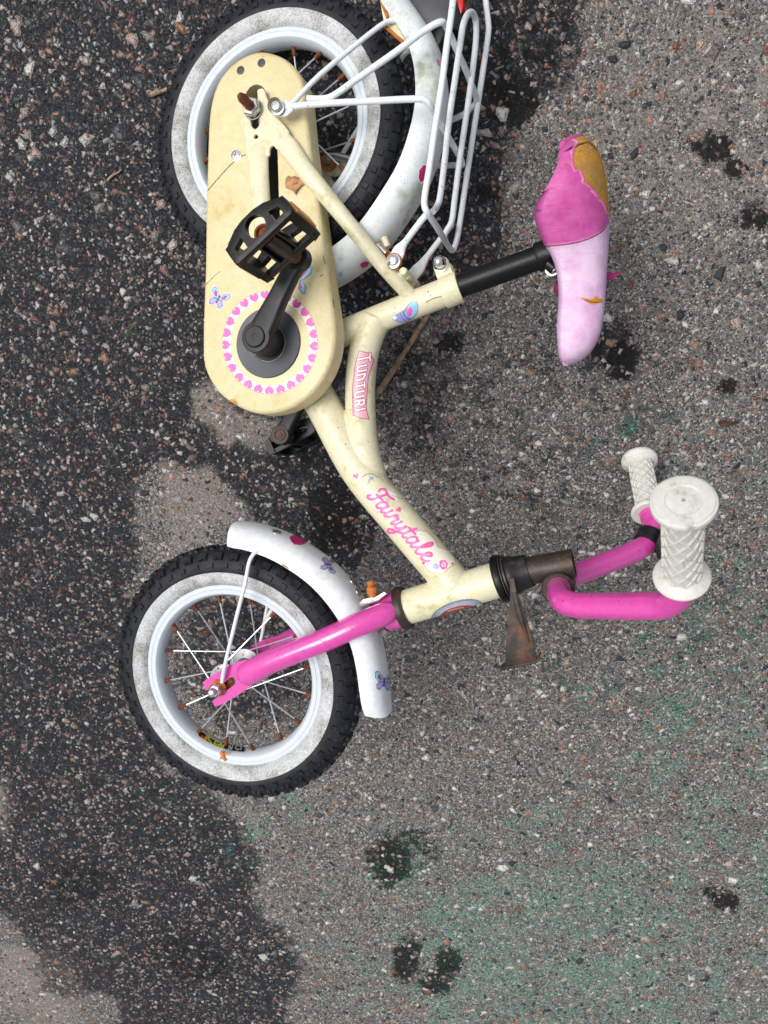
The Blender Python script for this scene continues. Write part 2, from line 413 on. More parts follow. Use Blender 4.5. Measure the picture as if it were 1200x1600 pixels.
# ------------------------------------------------------------------ wheels
def basis(n, ref):
    a = (ref - n * ref.dot(n)).normalized(); return a, n.cross(a)      # a = image right, b = image up or down
def make_wheel(c, n, label, spoke0, front):
    a, b = basis(n, RW @ V((1, 0, 0)))
    if b.dot(RW @ V((0, 1, 0))) < 0: b = -b                               # b points down the photo
    def P(r, th, w_): return c + (a * math.cos(th) + b * math.sin(th)) * r + n * w_
    NS = 160
    # rim
    prof = [(.0995, .0118), (.1005, .0128), (.1052, .0132), (.1056, .0125), (.1062, .0131), (.1100, .0130), (.1110, .0122), (.1110, .0105), (.106, .0095), (.1025, .008),
            (.1025, -.008), (.1110, -.0105), (.1110, -.0122), (.1100, -.0130), (.1005, -.0128), (.0988, -.0115), (.0972, -.007), (.0960, 0), (.0972, .007)]
    rim = MB(); vs_, fs = [], []
    for i, (r, h) in enumerate(prof):
        for k in range(NS): vs_.append(P(r, 2 * math.pi * k / NS, h))
    for i in range(len(prof)):
        j = (i + 1) % len(prof)
        for k in range(NS): fs.append((i * NS + k, i * NS + (k + 1) % NS, j * NS + (k + 1) % NS, j * NS + k))
    rim.add(vs_, fs)
    wo = part('wheel', rim, M['rim'], label=label)
    # tyre
    tp = [(.1104, .0116), (.1118, .0142), (.1150, .0166), (.1190, .0183), (.1235, .0193), (.1272, .0194), (.1281, .0199), (.1335, .0200), (.1395, .0186), (.1455, .0155), (.1505, .0104), (.1530, .005)]
    tp = tp + [(r, -h) for r, h in reversed(tp)]
    vs_, fs, mi = [], [], []
    for i, (r, h) in enumerate(tp):
        for k in range(NS): vs_.append(P(r, 2 * math.pi * k / NS, h))
    for i in range(len(tp) - 1):
        for k in range(NS):
            fs.append((i * NS + k, i * NS + (k + 1) % NS, (i + 1) * NS + (k + 1) % NS, (i + 1) * NS + k)); mi.append(1 if i < 5 or i > len(tp) - 7 else 0)
    ty = MB(); ty.v = [V(p) for p in vs_]; ty.f = fs; ty.m = mi
    BV['tyre' + ('f' if front else 'r')] = ty.bvh()
    # knobs: surface patches lifted off the casing
    def cas(q):                                # point on the tread profile, q = 0 centre .. 1 shoulder
        pr = [(.1532, 0.), (.1528, .0055), (.1505, .0104), (.1455, .0155), (.1395, .0186), (.1335, .0200), (.1281, .0199)]
        t = min(abs(q), .9999) * (len(pr) - 1); i = int(t); u = t - i
        r = pr[i][0] * (1 - u) + pr[i + 1][0] * u; h = pr[i][1] * (1 - u) + pr[i + 1][1] * u
        return r, math.copysign(h, q)
    def knob(th, q, dth, dq, lift):
        pts = []
        for L in (0, lift):
            sh = .82 if L else 1.08
            for (u, v_) in ((-1, -1), (0, -1.0), (1, -1), (1, 0), (1, 1), (.25, 1), (0, .55), (-.25, 1), (-1, 1), (-1, 0)):
                r, h = cas(q + v_ * dq * sh)
                l = math.hypot(r - .128, h)
                pts.append(P(r + (r - .128) / l * (L - .0004), th + u * dth * sh, h + h / l * (L - .0004)))
        m = 10
        ty.add(pts, [(k, (k + 1) % m, m + (k + 1) % m, m + k) for k in range(m)] + [tuple(range(m, 2 * m))], 0)
    NK = 46
    for k in range(NK):
        th = 2 * math.pi * k / NK
        for sg in (1, -1):
            knob(th + (.5 if sg < 0 else 0) * 2 * math.pi / NK, sg * .52, .040, .10, .0032)
            knob(th + .5 * 2 * math.pi / NK, sg * .78, .026, .08, .0020)
            knob(th + .25 * 2 * math.pi / NK * 1, sg * .17, .042, .10, .0032)
    part('tyre', ty, [M['tyre'], M['wall']], wo)
    # hub
    hb = MB()
    fl = .026 if front else .022; fr = .021 if front else .026
    lathe(hb, c, n, [(.004, -.045), (.0085, -.045), (.0085, -fl - .006), (.011, -fl - .002), (fr, -fl - .0012), (fr, -fl + .0012), (.011, -fl + .004), (.0095, -fl + .010), (.0095, fl - .01),
                     (.011, fl - .004), (fr, fl - .0012), (fr, fl + .0012), (.011, fl + .002), (.0085, fl + .006), (.0085, .034), (.004, .034)], 36)
    for sg in (1, -1):
        co = MB(); lathe(co, c, n * sg, [(.0105, fl + .0025), (.0105, fl + .0065), (.008, fl + .008), (.004, fl + .0082)], 24); part('bearing_cone', co, M['orust'], wo)
    ho = hb
    for sg in (1, -1):
        for k in range(8):
            lathe(ho, P(fr - .0035, 2 * math.pi * k / 8 + .2, sg * (fl + .0013)), n * sg, [(.0014, -.0002), (.0014, .0002), (0.0001, .0003)], 8, mi=1)
    hub = part('hub', hb, [M['hub'], M['dark']], wo)
    # spokes
    for k in range(16):
        th = spoke0 + 2 * math.pi * k / 16; sg = 1 if k % 2 == 0 else -1
        tw = .95 if (k // 2) % 2 == 0 else -.95
        p0 = P(fr - .0035, th + tw, sg * (fl + .0014)); p1 = P(.0968, th, sg * .0015)
        d = (p1 - p0).normalized(); s_ = MB()
        tube(s_, [p0, p1 - d * .008], [.00095, .00095], 8, 1)
        tube(s_, [p1 - d * .010, p1 - d * .0095, p1 - d * .002, p1 + d * .004], [.0014, .0021, .0025, .0034], 10, 1, mi=1)
        sp = part('spoke', s_, [M['spoke'], M['rust']], wo)
    return wo, co, ho, P, hub
fw_, co_, ho_, PF, fhub = make_wheel(FC, S.n, 'front wheel with cracked whitewall tyre', R(-11.5), True)
rw_, co_, ho_, PR, rhub = make_wheel(RC, B.n, 'rear wheel partly covered by the chain case', R(-12), False)

# valve inside the front rim
vm = MB(); tv = R(-60)
tube(vm, [PF(.096, tv, 0), PF(.075, tv, 0)], [.0028, .0026], 12, 1); part('valve', vm, M['white_rubber'], fw_)

# ------------------------------------------------------------------ frame
fm = MB()
bb = B.at(457, 553)
tube(fm, wpath(B, [(457, 553, 0), (507, 638, 0), (561, 735, 0), (632, 822, 0), (712, 917, 0)]), [.0195, .0200, .0205, .0205, .0198], 32, 6)
down = MB().merge(fm); BV['down'] = down.bvh()
cm = MB(); tube(cm, wpath(B, [(588, 497, .001), (577, 522, .001), (567, 558, .001), (563, 603, .001), (563.5, 648, .001), (567, 690, .001), (577, 730, -.001), (594, 768, -.006)]), [.0168, .0168, .0168, .0168, .0168, .0168, .0160, .0135], 28, 6)
BV['curved'] = cm.bvh(); fm.merge(cm)
sm = MB(); tube(sm, wpath(B, [(457, 553, 0), (600, 494.5, 0), (712, 450, 0)]), .0150, 28, 1)
BV['seat'] = sm.bvh(); fm.merge(sm)
hm = MB(); tube(hm, [B.at(636, 948.5), B.at(778, 905.5)], [.0192, .0192], 36, 1)
BV['head'] = hm.bvh(); fm.merge(hm)
lathe(fm, bb, B.n, [(.012, -.036), (.021, -.036), (.021, .036), (.012, .036)], 32)
# small dots of weld where the tubes meet
def stay(mir):
    g = (lambda p: B.mir(p)) if mir else (lambda p: p)
    m = MB()
    # seat stay: flat at the dropout, round above
    tube(m, [g(B.at(*p)) for p in ((436, 214, .060), (452, 232, .060), (480, 270, .056), (540, 343, .044), (600, 417, .026), (643, 464, .007))],
         [(.0022, .0095), (.0050, .0108), (.0075, .0098), (.0078, .0084), (.0078, .0082), (.0078, .0082)], 22, 5, ref=B.n)
    # chain stay
    tube(m, [g(B.at(*p)) for p in ((402, 226, .060), (402.5, 242, .060), (405, 285, .0595), (411, 345, .055), (424, 410, .036), (440, 470, .024), (455, 540, .018))],
         [(.0022, .0125), (.0052, .0127), (.0068, .0115), (.0070, .0105), (.0078, .0098), (.0085, .009), (.009, .009)], 22, 5, ref=B.n)
    # dropout plate with an open slot
    o = [(377.5, 160), (391, 157), (391.5, 190), (393, 197), (397.5, 201.5), (402.5, 199), (405, 192), (404.5, 178), (401, 142), (404, 137.5), (410, 137), (413.5, 141), (416, 150), (421, 162), (427, 174),
         (434, 184), (441, 191), (452, 205), (447, 218), (431, 233), (427, 227), (423, 228), (421, 234), (421, 243), (384.5, 243), (381, 207)]
    hole = [g(B.at(399.5 + 3.2 * math.cos(t), 213 + 3.4 * math.sin(t), .0625)) for t in [k * math.pi / 6 for k in range(12)]]
    top = [g(B.at(x, y, .0625)) for x, y in o]
    prism(m, top, B.n * (-.0042 if not mir else .0042), 0, holes=[hole])
    return m
fm.merge(stay(False)); fm.merge(stay(True))
# bridge, rack bosses
tube(fm, [B.at(600, 412, .026), B.mir(B.at(600, 412, .026))], [.0055, .0055], 14, 1)
for q in ((630, 424, .026), ):
    p = B.at(*q); 
    tube(fm, [p - B.n * .012, p + B.n * .002], [.0045, .0045], 16, 1)
    p2 = B.mir(p)
    tube(fm, [p2 - B.n * .002, p2 + B.n * .012], [.0045, .0045], 16, 1)
def weld(mb, vox, it):
    me_ = bpy.data.meshes.new('weld'); me_.from_pydata([tuple(p) for p in mb.v], [], mb.f)
    bm = bmesh.new(); bm.from_mesh(me_); bmesh.ops.remove_doubles(bm, verts=bm.verts, dist=2e-6); bmesh.ops.recalc_face_normals(bm, faces=bm.faces); bm.to_mesh(me_); bm.free()
    o_ = bpy.data.objects.new('weld', me_); C.objects.link(o_)
    md = o_.modifiers.new('r', 'REMESH'); md.mode = 'VOXEL'; md.voxel_size = vox; md.adaptivity = 0
    ms = o_.modifiers.new('s', 'SMOOTH'); ms.factor = .5; ms.iterations = it
    dg = bpy.context.evaluated_depsgraph_get(); e_ = o_.evaluated_get(dg).to_mesh()
    out = MB(); out.v = [v_.co.copy() for v_ in e_.vertices]; out.f = [tuple(p.vertices) for p in e_.polygons]; out.m = [0] * len(out.f)
    bpy.data.objects.remove(o_, do_unlink=True); bpy.data.meshes.remove(me_); return out
fm = weld(fm, .0010, 7)
frame = part('frame', fm, M['cream'], sharp=180)
FB = fm.bvh()

# open rack boss beside the stay
m = MB(); p = B.at(635, 431, .012); lathe(m, p, B.n, [(.0028, 0), (.0028, .004), (.0048, .0044), (.0052, .0035), (.0052, -.014)], 20)
lathe(m, p, B.n, [(.0027, .0015), (.0001, .0012)], 16, mi=1); part('rack_boss', m, [M['cream'], M['rust']], frame)

# seat clamp
m = MB(); c0, c1 = B.at(686, 460.5), B.at(718, 448); ax = (c1 - c0).normalized()
up = -B.n.cross(ax); up = up if up.dot(RW @ V((0, -1, 0))) > 0 else -up        # towards the top of the photo
lathe(m, c0, ax, [(.015, .004), (.0166, .0045), (.0170, .006), (.0170, .0225), (.0166, .0235), (.0128, .0236)], 36)
e = B.at(693, 418, .006)
for dw in (.0060, -.0160):
    q0 = c0 + ax * .0048 + B.n * dw; q1 = c0 + ax * .0215 + B.n * dw
    ec = B.at(692, 417, 0) ; ec = ec + B.n * (dw - B.w(ec))
    dirs = up; hgt = (ec - c0).dot(up)
    outl = [c0 + ax * .0045, c0 + ax * .022]
    ctr = c0 + ax * ((ec - c0).dot(ax)) + up * hgt
    arc = [ctr + (ax * math.cos(t) + up * math.sin(t)) * .0088 for t in [R(a_) for a_ in range(-10, 200, 21)]]
    topp = [p_ + B.n * (dw + .0025) for p_ in [c0 + ax * .006, c0 + ax * .0225 + up * .008] + arc + [c0 + ax * .0045 + up * .008]]
    prism(m, topp, B.n * -.0045, .0008)
clamp = part('seat_clamp', m, M['cream'])
m = MB(); ec = ctr + B.n * .0085
lathe(m, ec, B.n, [(.0078, 0), (.0080, .0018), (.0066, .0022), (.0066, .0035), (.0074, .0042), (.0074, .0058)], 24)
lathe(m, ec, B.n, [(.0068, .0056), (.0070, .0085), (.0064, .0120), (.0048, .0146), (.0025, .0158), (.0002, .0162)], 24)
lathe(m, ec, B.n, [(.005, 0), (.005, -.030)], 12)
part('acorn_nut', m, M['chrome'], clamp)

# seat post
m = MB(); tube(m, [B.at(705, 452), B.at(852, 399)], [.0124, .0124], 28, 1)
post = part('seat_post', m, M['black'])
m = MB(); tube(m, [B.at(838, 403.5), B.at(841, 402.5), B.at(868, 393)], [.0140, .0150, .0150], 28, 1)
tube(m, [B.at(856, 412, .016), B.at(866, 420, .016)], [.006, .006], 12, 1)
part('saddle_clamp', m, M['black'], post)
m = MB(); lathe(m, B.at(863, 421, .006), B.n, [(.0052, -.02), (.0052, .004), (.0046, .006), (.0048, .0065), (.0046, .010), (.0002, .0105)], 6 * 3)
lathe(m, B.at(863, 421, .006), B.n, [(.007, .0), (.007, .0016), (.005, .0018)], 20); part('clamp_nut', m, M['steel'], post)

# ------------------------------------------------------------------ head badge, headset, stem
hs_ax = (B.at(778, 905.5) - B.at(636, 948.5)).normalized()
def hat(t, off=V()): return h0 + sax * t + off
L0 = (B.at(636, 948.5) - h0).dot(sax); L1 = (B.at(778, 905.5) - h0).dot(sax)
hc = B.at(636, 948.5)
m = MB(); lathe(m, hc, sax, [(.019, .001), (.0228, .0005), (.0238, -.001), (.0242, -.007), (.0236, -.0085), (.019, -.009)], 40)
part('lower_headset', m, M['brown'])
hc1 = B.at(778, 905.5)
m = MB(); lathe(m, hc1, sax, [(.019, -.0015), (.0240, -.0010), (.0258, .001), (.0260, .004), (.0252, .0065), (.018, .007)], 44, mi=0)
lathe(m, hc1, sax, [(.018, .0072), (.0243, .0074), (.0246, .0088), (.018, .009)], 44, mi=1)
lathe(m, hc1, sax, [(.018, .0098), (.0236, .0100), (.0236, .0118), (.0205, .0128)], 44, mi=1)
lathe(m, hc1, sax, [(.0208, .0125), (.0214, .0140), (.0205, .019), (.0185, .023), (.0182, .029), (.0172, .033), (.0172, .0348), (.012, .035)], 44, mi=2)
part('upper_headset', m, [M['black'], M['brown'], M['blackm']])

st1 = B.at(896, 880, 0.0) 
st0 = hc1 + sax * .03
m = MB(); tube(m, [st0, st0 + (st1 - st0) * .5, st1], [.0146, .0148, .0148], 32, 1, caps=False)
sdr = (st1 - st0).normalized()
lathe(m, st1, sdr, [(.0148, 0), (.0143, .0006), (.0126, .0004), (.0120, -.012), (.0002, -.013)], 32)
clc = S.at(873, 914)                                    # handlebar clamp centre
lathe(m, clc, S.n, [(.0118, -.0185), (.0155, -.019), (.0170, -.0178), (.0170, .0178), (.0155, .019), (.0118, .0185)], 40)
fwdS = S.n.cross(sax); fwdS = fwdS if fwdS.dot(RW @ V((0, 1, 0))) > 0 else -fwdS   # forward = down the photo
stem = part('stem', m, M['brown'])
m = MB(); bp = clc + fwdS * .017 - sax * .004
tube(m, [bp - S.n * .012, bp + S.n * .006], [.0052, .0052], 16, 1); tube(m, [bp - fwdS * .004, bp + fwdS * .010 - sax * .003], [.0034, .0034], 12, 1, mi=1)
part('clamp_bolt', m, [M['brown'], M['chrome']], stem)

# reflector bracket
m = MB()
pl = [(796, 905), (803, 903), (807, 925), (811, 934), (817, 950), (825, 975), (832, 1000), (838, 1022), (838, 1032), (789, 1041), (790, 1015), (792, 985), (795, 955), (797, 930)]
prism(m, [B.at(x, y, .0275 if y < 932 else .0275 - (y - 932) * .00011) for x, y in pl], B.n * -.0022, .0004)
fl_ = [B.at(781, 1042, .016), B.at(842, 1027, .017), B.at(843, 1022, .018), B.at(840, 1032, .016), B.at(836, 1035, .0155), B.at(786, 1048, .0145), B.at(782, 1048, .0145)]
prism(m, [B.at(781, 1043, .016), B.at(838, 1032, .016), B.at(842, 1022, .018), B.at(843, 1026, .018), B.at(840, 1036, .016), B.at(786, 1048, .015), B.at(782, 1048, .015)], B.n * -.018, .0003)
tube(m, [B.at(803, 925, .0282), B.at(812, 960, .0262), B.at(826, 1005, .0205)], [(.0008, .0022), (.0014, .0030), (.0006, .0010)], 14, 6, ref=B.n)
k = NT('rusty_bracket'); n1 = k.noise(55, 6, .65).outputs[0]; n2 = k.noise(400, 4, .7).outputs[0]
cc = k.mix(k.step(n1, .4, .6), srgb(40, 35, 35), srgb(78, 58, 44)); cc = k.mix(k.step(k.math('ADD', k.math('MULTIPLY', n1, .6), k.math('MULTIPLY', n2, .4)), .53, .64), cc, srgb(112, 64, 36))
k.set(k.b.inputs['Base Color'], cc); k.b.inputs['Roughness'].default_value = .5; k.b.inputs['Metallic'].default_value = .25
k.set(k.b.inputs['Normal'], k.bump(n2, .0004)); M['bracket'] = k.m
part('reflector_bracket', m, M['bracket'], label='rusty empty reflector bracket')

# ------------------------------------------------------------------ fork
def fork_leg(mir):
    g = (lambda p: S.mir(p)) if mir else (lambda p: p)
    m = MB()
    pts = [(607, 956, .017), (594, 962, .023), (556, 978, .034), (510, 999, .040), (462, 1018, .042), (420, 1035, .042), (396, 1048, .042), (384, 1054, .042)]
    tube(m, [g(S.at(*p)) for p in pts], [.0122, .0130, .0132, .0130, .0130, .0136, (.0125, .0142), (.0098, .0132)], 26, 5, ref=S.n, rnd=True)
    o = [(316.5, 1066), (330, 1056), (343.5, 1049), (358, 1040), (372, 1034), (390, 1030), (400, 1062), (394.5, 1070), (381, 1080), (362, 1092), (343.5, 1102), (336, 1104), (331, 1096),
         (340, 1090), (366, 1070), (370, 1064), (368, 1059), (361, 1058), (348, 1068), (322, 1079)]
    prism(m, [g(S.at(x, y, .0425)) for x, y in o], S.n * (-.0035 if not mir else .0035))
    return m
m = fork_leg(False); BV['fork'] = m.bvh(); m.merge(fork_leg(True))
lathe(m, h0, sax, [(.0001, -.024), (.019, -.024), (.0205, -.022), (.0208, -.002), (.0208, L0 - .006)], 36)
fork = part('fork', m, M['pink'])
# front axle hardware, near and far
ax0 = FC + S.n * .0425
for sg in (1, -1):
    m = MB(); m2 = MB()
    o_ = S.at(341.5, 1074.5, .0425); nn = S.n * sg
    if sg < 0: o_ = S.mir(o_)
    lathe(m, o_, nn, [(.0095, -.001), (.0098, .002), (.0085, .0032), (.004, .0034)], 28, mi=0)
    lathe(m2, o_, nn, [(.0075, .003), (.0078, .004), (.0078, .0105), (.0066, .0118), (.0052, .0122)], 6)
    lathe(m2, o_, nn, [(.0052, .012), (.0054, .015), (.0040, .0182), (.0018, .0194), (.0001, .0196)], 24)
    part('axle_washer', m, M['orust'], fork); part('axle_nut', m2, M['chrome'], fork, sharp=25)

# ------------------------------------------------------------------ fenders
def fender(name, pl, c, edge_px, rise, hw, mat, label, mir_w=True, thick=.0012, endround=True):
    """edge_px = near edge points (pixel) of the blade; the blade arches over the wheel"""
    pts, _ = smooth_path([pl.at(x, y, hw) for x, y in edge_px], 8)
    m = MB(); NA = 22; rings = []
    for i, p in enumerate(pts):
        q = p - pl.n * hw; rad = (q - c); r = rad.length; d = rad / r
        e = 1.0
        if endround:
            k = min(i, len(pts) - 1 - i) / 5
            e = .80 + .20 * math.sin(min(1, k) * math.pi / 2)
        ring = []
        for s_ in (0, 1):
            for j in range(NA + 1):
                a_ = (j if s_ == 0 else NA - j) / NA * math.pi
                hh = hw - (thick if s_ else 0); ri = rise - (thick if s_ else 0)
                ring.append(q + pl.n * math.copysign(abs(math.cos(a_)) ** .8, math.cos(a_)) * hh * e + d * ri * (math.sin(a_) ** .75))
        rings.append(ring)
    n_ = len(rings[0]); vs_ = [p for r in rings for p in r]; fs = []
    for i in range(len(rings) - 1):
        for j in range(n_): fs.append((i * n_ + j, i * n_ + (j + 1) % n_, (i + 1) * n_ + (j + 1) % n_, (i + 1) * n_ + j))
    for e in (0, len(rings) - 1):
        for j in range(NA): fs.append((e * n_ + j, e * n_ + j + 1, e * n_ + n_ - 2 - j, e * n_ + n_ - 1 - j))
    m.add(vs_, fs); BV[name] = m.bvh()
    return part('fender', m, mat, label=label)
ff = fender('ff', S, FC, [(351, 855), (380, 859), (416, 871), (446, 887), (480, 911), (508, 940), (534, 978), (549, 1013), (557, 1048), (562, 1084), (568, 1122)], .024, .029, M['white'], 'short white front fender')
M['mossy'] = surf('white_fender_moss', srgb(216, 222, 222), .5, dirt=srgb(150, 156, 122), damt=.56, dscale=13, speck=srgb(96, 98, 76), samt=.3, sscale=640, bump=.0001)
rf = fender('rf', B, RC, [(574, -42), (594, 0), (630, 54), (645, 95), (649, 144), (643, 190), (624, 249), (597, 297), (561, 348), (522, 383), (470, 412), (420, 425)], .027, .030, M['mossy'], 'long white rear fender with green moss')
# front fender stays
m = MB()
sp_ = [(347, 1066, .048), (349, 1052, .050), (356, 1020, .049), (372, 955, .044), (383, 912, .038), (389, 880, .033), (396, 866, .030), (402, 862, .028)]
tube(m, wpath(S, sp_), .0022, 12, 5); part('fender_stay', m, M['wire'], ff)
m = MB(); tube(m, [S.mir(p) for p in wpath(S, sp_)], .0022, 12, 5)
q = S.mir(S.at(384, 935, .042)); tube(m, [q, q + (S.mir(S.at(388, 918, .040)) - q)], [.0042, .0038], 10, 1); part('fender_stay', m, M['wire'], ff)
for x, y in ((550, 909), (559, 925)):
    m = MB(); h = BV['ff'].ray_cast(CAM, ray(x, y)); lathe(m, h[0], h[1] if h[1].dot(ray(x, y)) < 0 else -h[1], [(.0050, -.001), (.0048, .0010), (.0030, .0020), (.0001, .0022)], 18); part('rivet', m, M['steel'], ff)
for x, y in ((432, 830),):
    m = MB(); h = BV['ff'].ray_cast(CAM, ray(x, y + 2))
    if h[0]: lathe(m, h[0], h[1] if h[1].dot(ray(x, y)) < 0 else -h[1], [(.0050, -.001), (.0048, .0010), (.0030, .0020), (.0001, .0022)], 18)
part('rivet', m, M['steel'], ff)
m = MB(); prism(m, [S.at(x, y, .018) for x, y in ((561, 942), (568, 936), (585, 934), (600, 925), (605, 928), (590, 940), (575, 945), (564, 950))], S.n * -.010, .0006)
part('fender_bracket', m, M['steel'], ff)
m = MB(); bp = S.at(583, 932, .012)
bu = (S.at(579, 908, .012) - bp).normalized()
lathe(m, bp, bu, [(.0050, 0), (.0050, .003), (.0058, .0035), (.0060, .009), (.0052, .011), (.0040, .0115), (.0040, .016), (.0034, .0175), (.0002, .018)], 14, mi=1)
lathe(m, bp, bu, [(.0064, -.004), (.0064, .0008), (.002, .001)], 18, mi=0)
part('brake_bolt', m, [M['steel'], M['orust']], ff, label='rusty orange bolt at the fork crown')

m = MB(); tube(m, [S.at(597, 990, -.004), S.at(604, 982, -.002)], [.0045, .0045], 10, 1); part('bolt_end', m, M['steel'], ff)
# rear fender stay + bracket
m = MB(); tube(m, wpath(B, [(448, 168, .068), (458, 160, .068), (500, 117, .060), (560, 67, .045), (592, 42, .036), (606, 34, .031), (618, 32, .028)]), .0027, 12, 5)
part('fender_stay', m, M['wire'], rf)
m = MB(); tube(m, [B.mir(p) for p in wpath(B, [(448, 168, .068), (458, 160, .068), (500, 117, .060), (560, 67, .045), (592, 42, .036), (606, 34, .031), (618, 32, .028)])], .0027, 12, 5)
part('fender_stay', m, M['wire'], rf)
m = MB(); prism(m, [B.at(x, y, .026) for x, y in ((594, 2), (600, 5), (622, 40), (634, 64), (628, 66), (606, 44), (600, 36), (597, 20))], B.n * -.004, .0006)
tube(m, [B.at(600, 40, .0265), B.at(630, 66, .0265)], [.0018, .0018], 8, 1, mi=1); tube(m, [B.at(597, 4, .0265), B.at(606, 28, .0265)], [.0018, .0018], 8, 1, mi=1)
part('fender_bracket', m, [M['cream'], M['orust']], rf)
# bracket joining the rear fender to the seat stays
m = MB(); tube(m, [B.at(590, 383, .020), B.at(604, 397, .020)], [.0040, .0040], 12, 1, mi=0); tube(m, [B.at(588, 380, .016), B.at(612, 404, .020)], [(.0008, .004), (.0008, .004)], 8, 1, ref=B.n, mi=1)
tube(m, [B.at(600, 372, .016), B.at(606, 386, .016)], [.0042, .0036], 12, 1, mi=2)
part('fender_bracket', m, [M['steel'], M['orust'], M['cream']], rf)

# ------------------------------------------------------------------ rear reflector on the fender
m = MB()
prism(m, [B.at(x, y, .006) for x, y in ((622, -40), (632, -6), (648, 15), (661, 38), (672, 44), (686, 33), (698, 30), (702, 12), (712, -45))], B.n * -.020, .002, mi=0)
prism(m, [B.at(x, y, -.002) for x, y in ((664, 40), (676, 60), (684, 73), (692, 62), (700, 40), (716, 48), (722, 26), (726, -45), (690, -45), (680, 10))], B.n * -.03, .002, mi=1)
rr_ = part('rear_reflector', m, [M['grey'], M['black']], label='dark plastic rear reflector housing')
m = MB(); prism(m, [B.at(x, y, -.001) for x, y in ((712, -45), (713, 0), (720, 22), (724, 10), (722, -45))], B.n * -.02, .0008)
part('lens', m, M['red'], rr_)

# ------------------------------------------------------------------ luggage rack
WR = .060
rk = MB(); wr = .0033
def T(m, l, r=wr, pl=B, sub=5, n=14): return tube(m, wpath(pl, l), r, n, sub)
T(rk, [(712, -60, WR), (708, 0, WR), (699, 66, WR), (690, 135, WR), (680, 200, WR), (671, 262, WR), (664, 305, WR), (663.5, 322, WR), (669, 334, WR - .004),
       (684, 357, .020), (697, 379, -.028), (703, 388, -.050), (707, 391, -WR), (711, 384, -WR), (717, 358, -WR), (731, 265, -WR), (744, 180, -WR), (757, 95, -WR), (763, 52, -WR), (763, 36, -WR), (759, 0, -WR), (757, -50, -WR)])
T(rk, [(676, 331, WR - .018), (683, 322, .024), (688, 305, .022), (695, 250, .022), (702, 186, .022), (712, 118, .022), (720, 62, .022), (724, 38, .019), (731, 22, .006), (738, 20, -.006), (743, 31, -.018), (744, 55, -.022), (741, 90, -.022), (731, 165, -.022), (719, 245, -.022), (710, 315, -.022), (706, 345, -.022), (698, 360, -.024), (694, 369, -.022)])
rack = part('luggage_rack', rk, M['wire'], label='white wire luggage rack over the rear wheel')
la = [(480, 154, .072), (500, 154.5, .070), (520, 150, .068), (560, 122, .066), (620, 80, .064), (660, 50, .063), (684, 36, .061), (694, 36, .054), (700, 47, .040), (712, 74, .018), (728, 110, -.012), (742, 145, -.045)]
lb = [(446, 169, .071), (470, 165, .070), (520, 161, .068), (580, 158, .066), (640, 155, .063), (663, 156, .060), (674, 168, .052), (690, 196, .022), (706, 224, -.012), (721, 250, -.045)]
m = MB()
T(m, la); part('rack_leg', m, M['wire'], rack)
m = MB(); T(m, lb)
q0 = B.at(434, 171, .071); tube(m, [q0, B.at(447, 169, .071), B.at(458, 167, .071)], [(.0012, .0080), (.0014, .0082), (.0030, .0042)], 16, 3, ref=B.n)
part('rack_leg', m, M['wire'], rack)
# far legs run to the far dropout
ea = B.mir(B.at(434, 171, .071))
m = MB(); tube(m, [B.at(742, 145, -.045), B.at(744, 158, -.058), B.at(736, 168, -.064), B.at(700, 190, -.066), ea], wr, 12, 5); part('rack_leg', m, M['wire'], rack)
m = MB(); tube(m, [B.at(721, 250, -.045), B.at(722, 258, -.058), B.at(712, 258, -.064), B.at(670, 259, -.066), ea], wr, 12, 5); part('rack_leg', m, M['wire'], rack)
# front struts, flattened and rusty at the bolt
for (l, w1, bolt) in (([(668, 333), (655, 349), (634, 377), (624, 391), (615, 408)], .030, True), ([(705, 352), (690, 371), (668, 400), (654, 419), (641, 434)], -.030, False)):
    w0 = .05 if bolt else -.045
    m = MB(); ws = [w0, w0 * .95, w1 + .006 * (1 if bolt else -1), w1, w1]
    tube(m, [B.at(*p, w_) for p, w_ in zip(l, ws)], [(.0033, .0033), (.0033, .0033), (.0032, .0034), (.0014, .0068), (.0012, .0072)], 16, 5, ref=B.n, rnd=True)
    st_ = part('rack_strut', m, M['wire'], rack)
    m = MB(); tube(m, [B.at(*p, w_) - B.n * .0016 for p, w_ in list(zip(l, ws))[2:]], [(.0005, .003), (.0010, .0076), (.0010, .0080)], 16, 5, ref=B.n, rnd=True)
    if bolt: lathe(m, B.at(615, 408, w1 + .001), B.n, [(.0001, .0005), (.0082, .0005), (.0088, .0), (.0084, -.003)], 24)
    part('rust_edge', m, M['orust'], rack)
def screw(mb, p, n, r, h=.004):
    n = V(n).normalized()
    lathe(mb, p, n, [(r * 1.25, -.001), (r * 1.28, .0006), (r * .98, .0010), (r, .0018), (r * .96, h * .75), (r * .75, h * .95), (r * .3, h), (.0001, h)], 26, mi=0)
    a_ = n.orthogonal().normalized(); b_ = n.cross(a_)
    for d in ((a_ + b_ * .6).normalized(), (b_ - a_ * .6).normalized()):
        e_ = n.cross(d); hh = h + .00005
        mb.add([p + d * r * .6 + e_ * r * .11 + n * (h * .96 + .0001), p + d * r * .6 - e_ * r * .11 + n * (h * .96 + .0001), p - d * r * .6 - e_ * r * .11 + n * (h * .96 + .0001), p - d * r * .6 + e_ * r * .11 + n * (h * .96 + .0001)], [(0, 1, 2, 3)], 1)
m = MB(); screw(m, B.at(615, 408, .0325), B.n, .0058, .0045); part('screw', m, [M['chrome'], M['slot']], rack)
m = MB(); lathe(m, B.at(435, 171, .064), B.n, [(.0075, 0), (.0078, .006), (.0070, .0064), (.0070, .0085), (.0076, .0092), (.0076, .0105)], 26); screw(m, B.at(434, 168.5, .0755), B.n, .0058, .006)
part('screw', m, [M['steel'], M['slot']], rack)

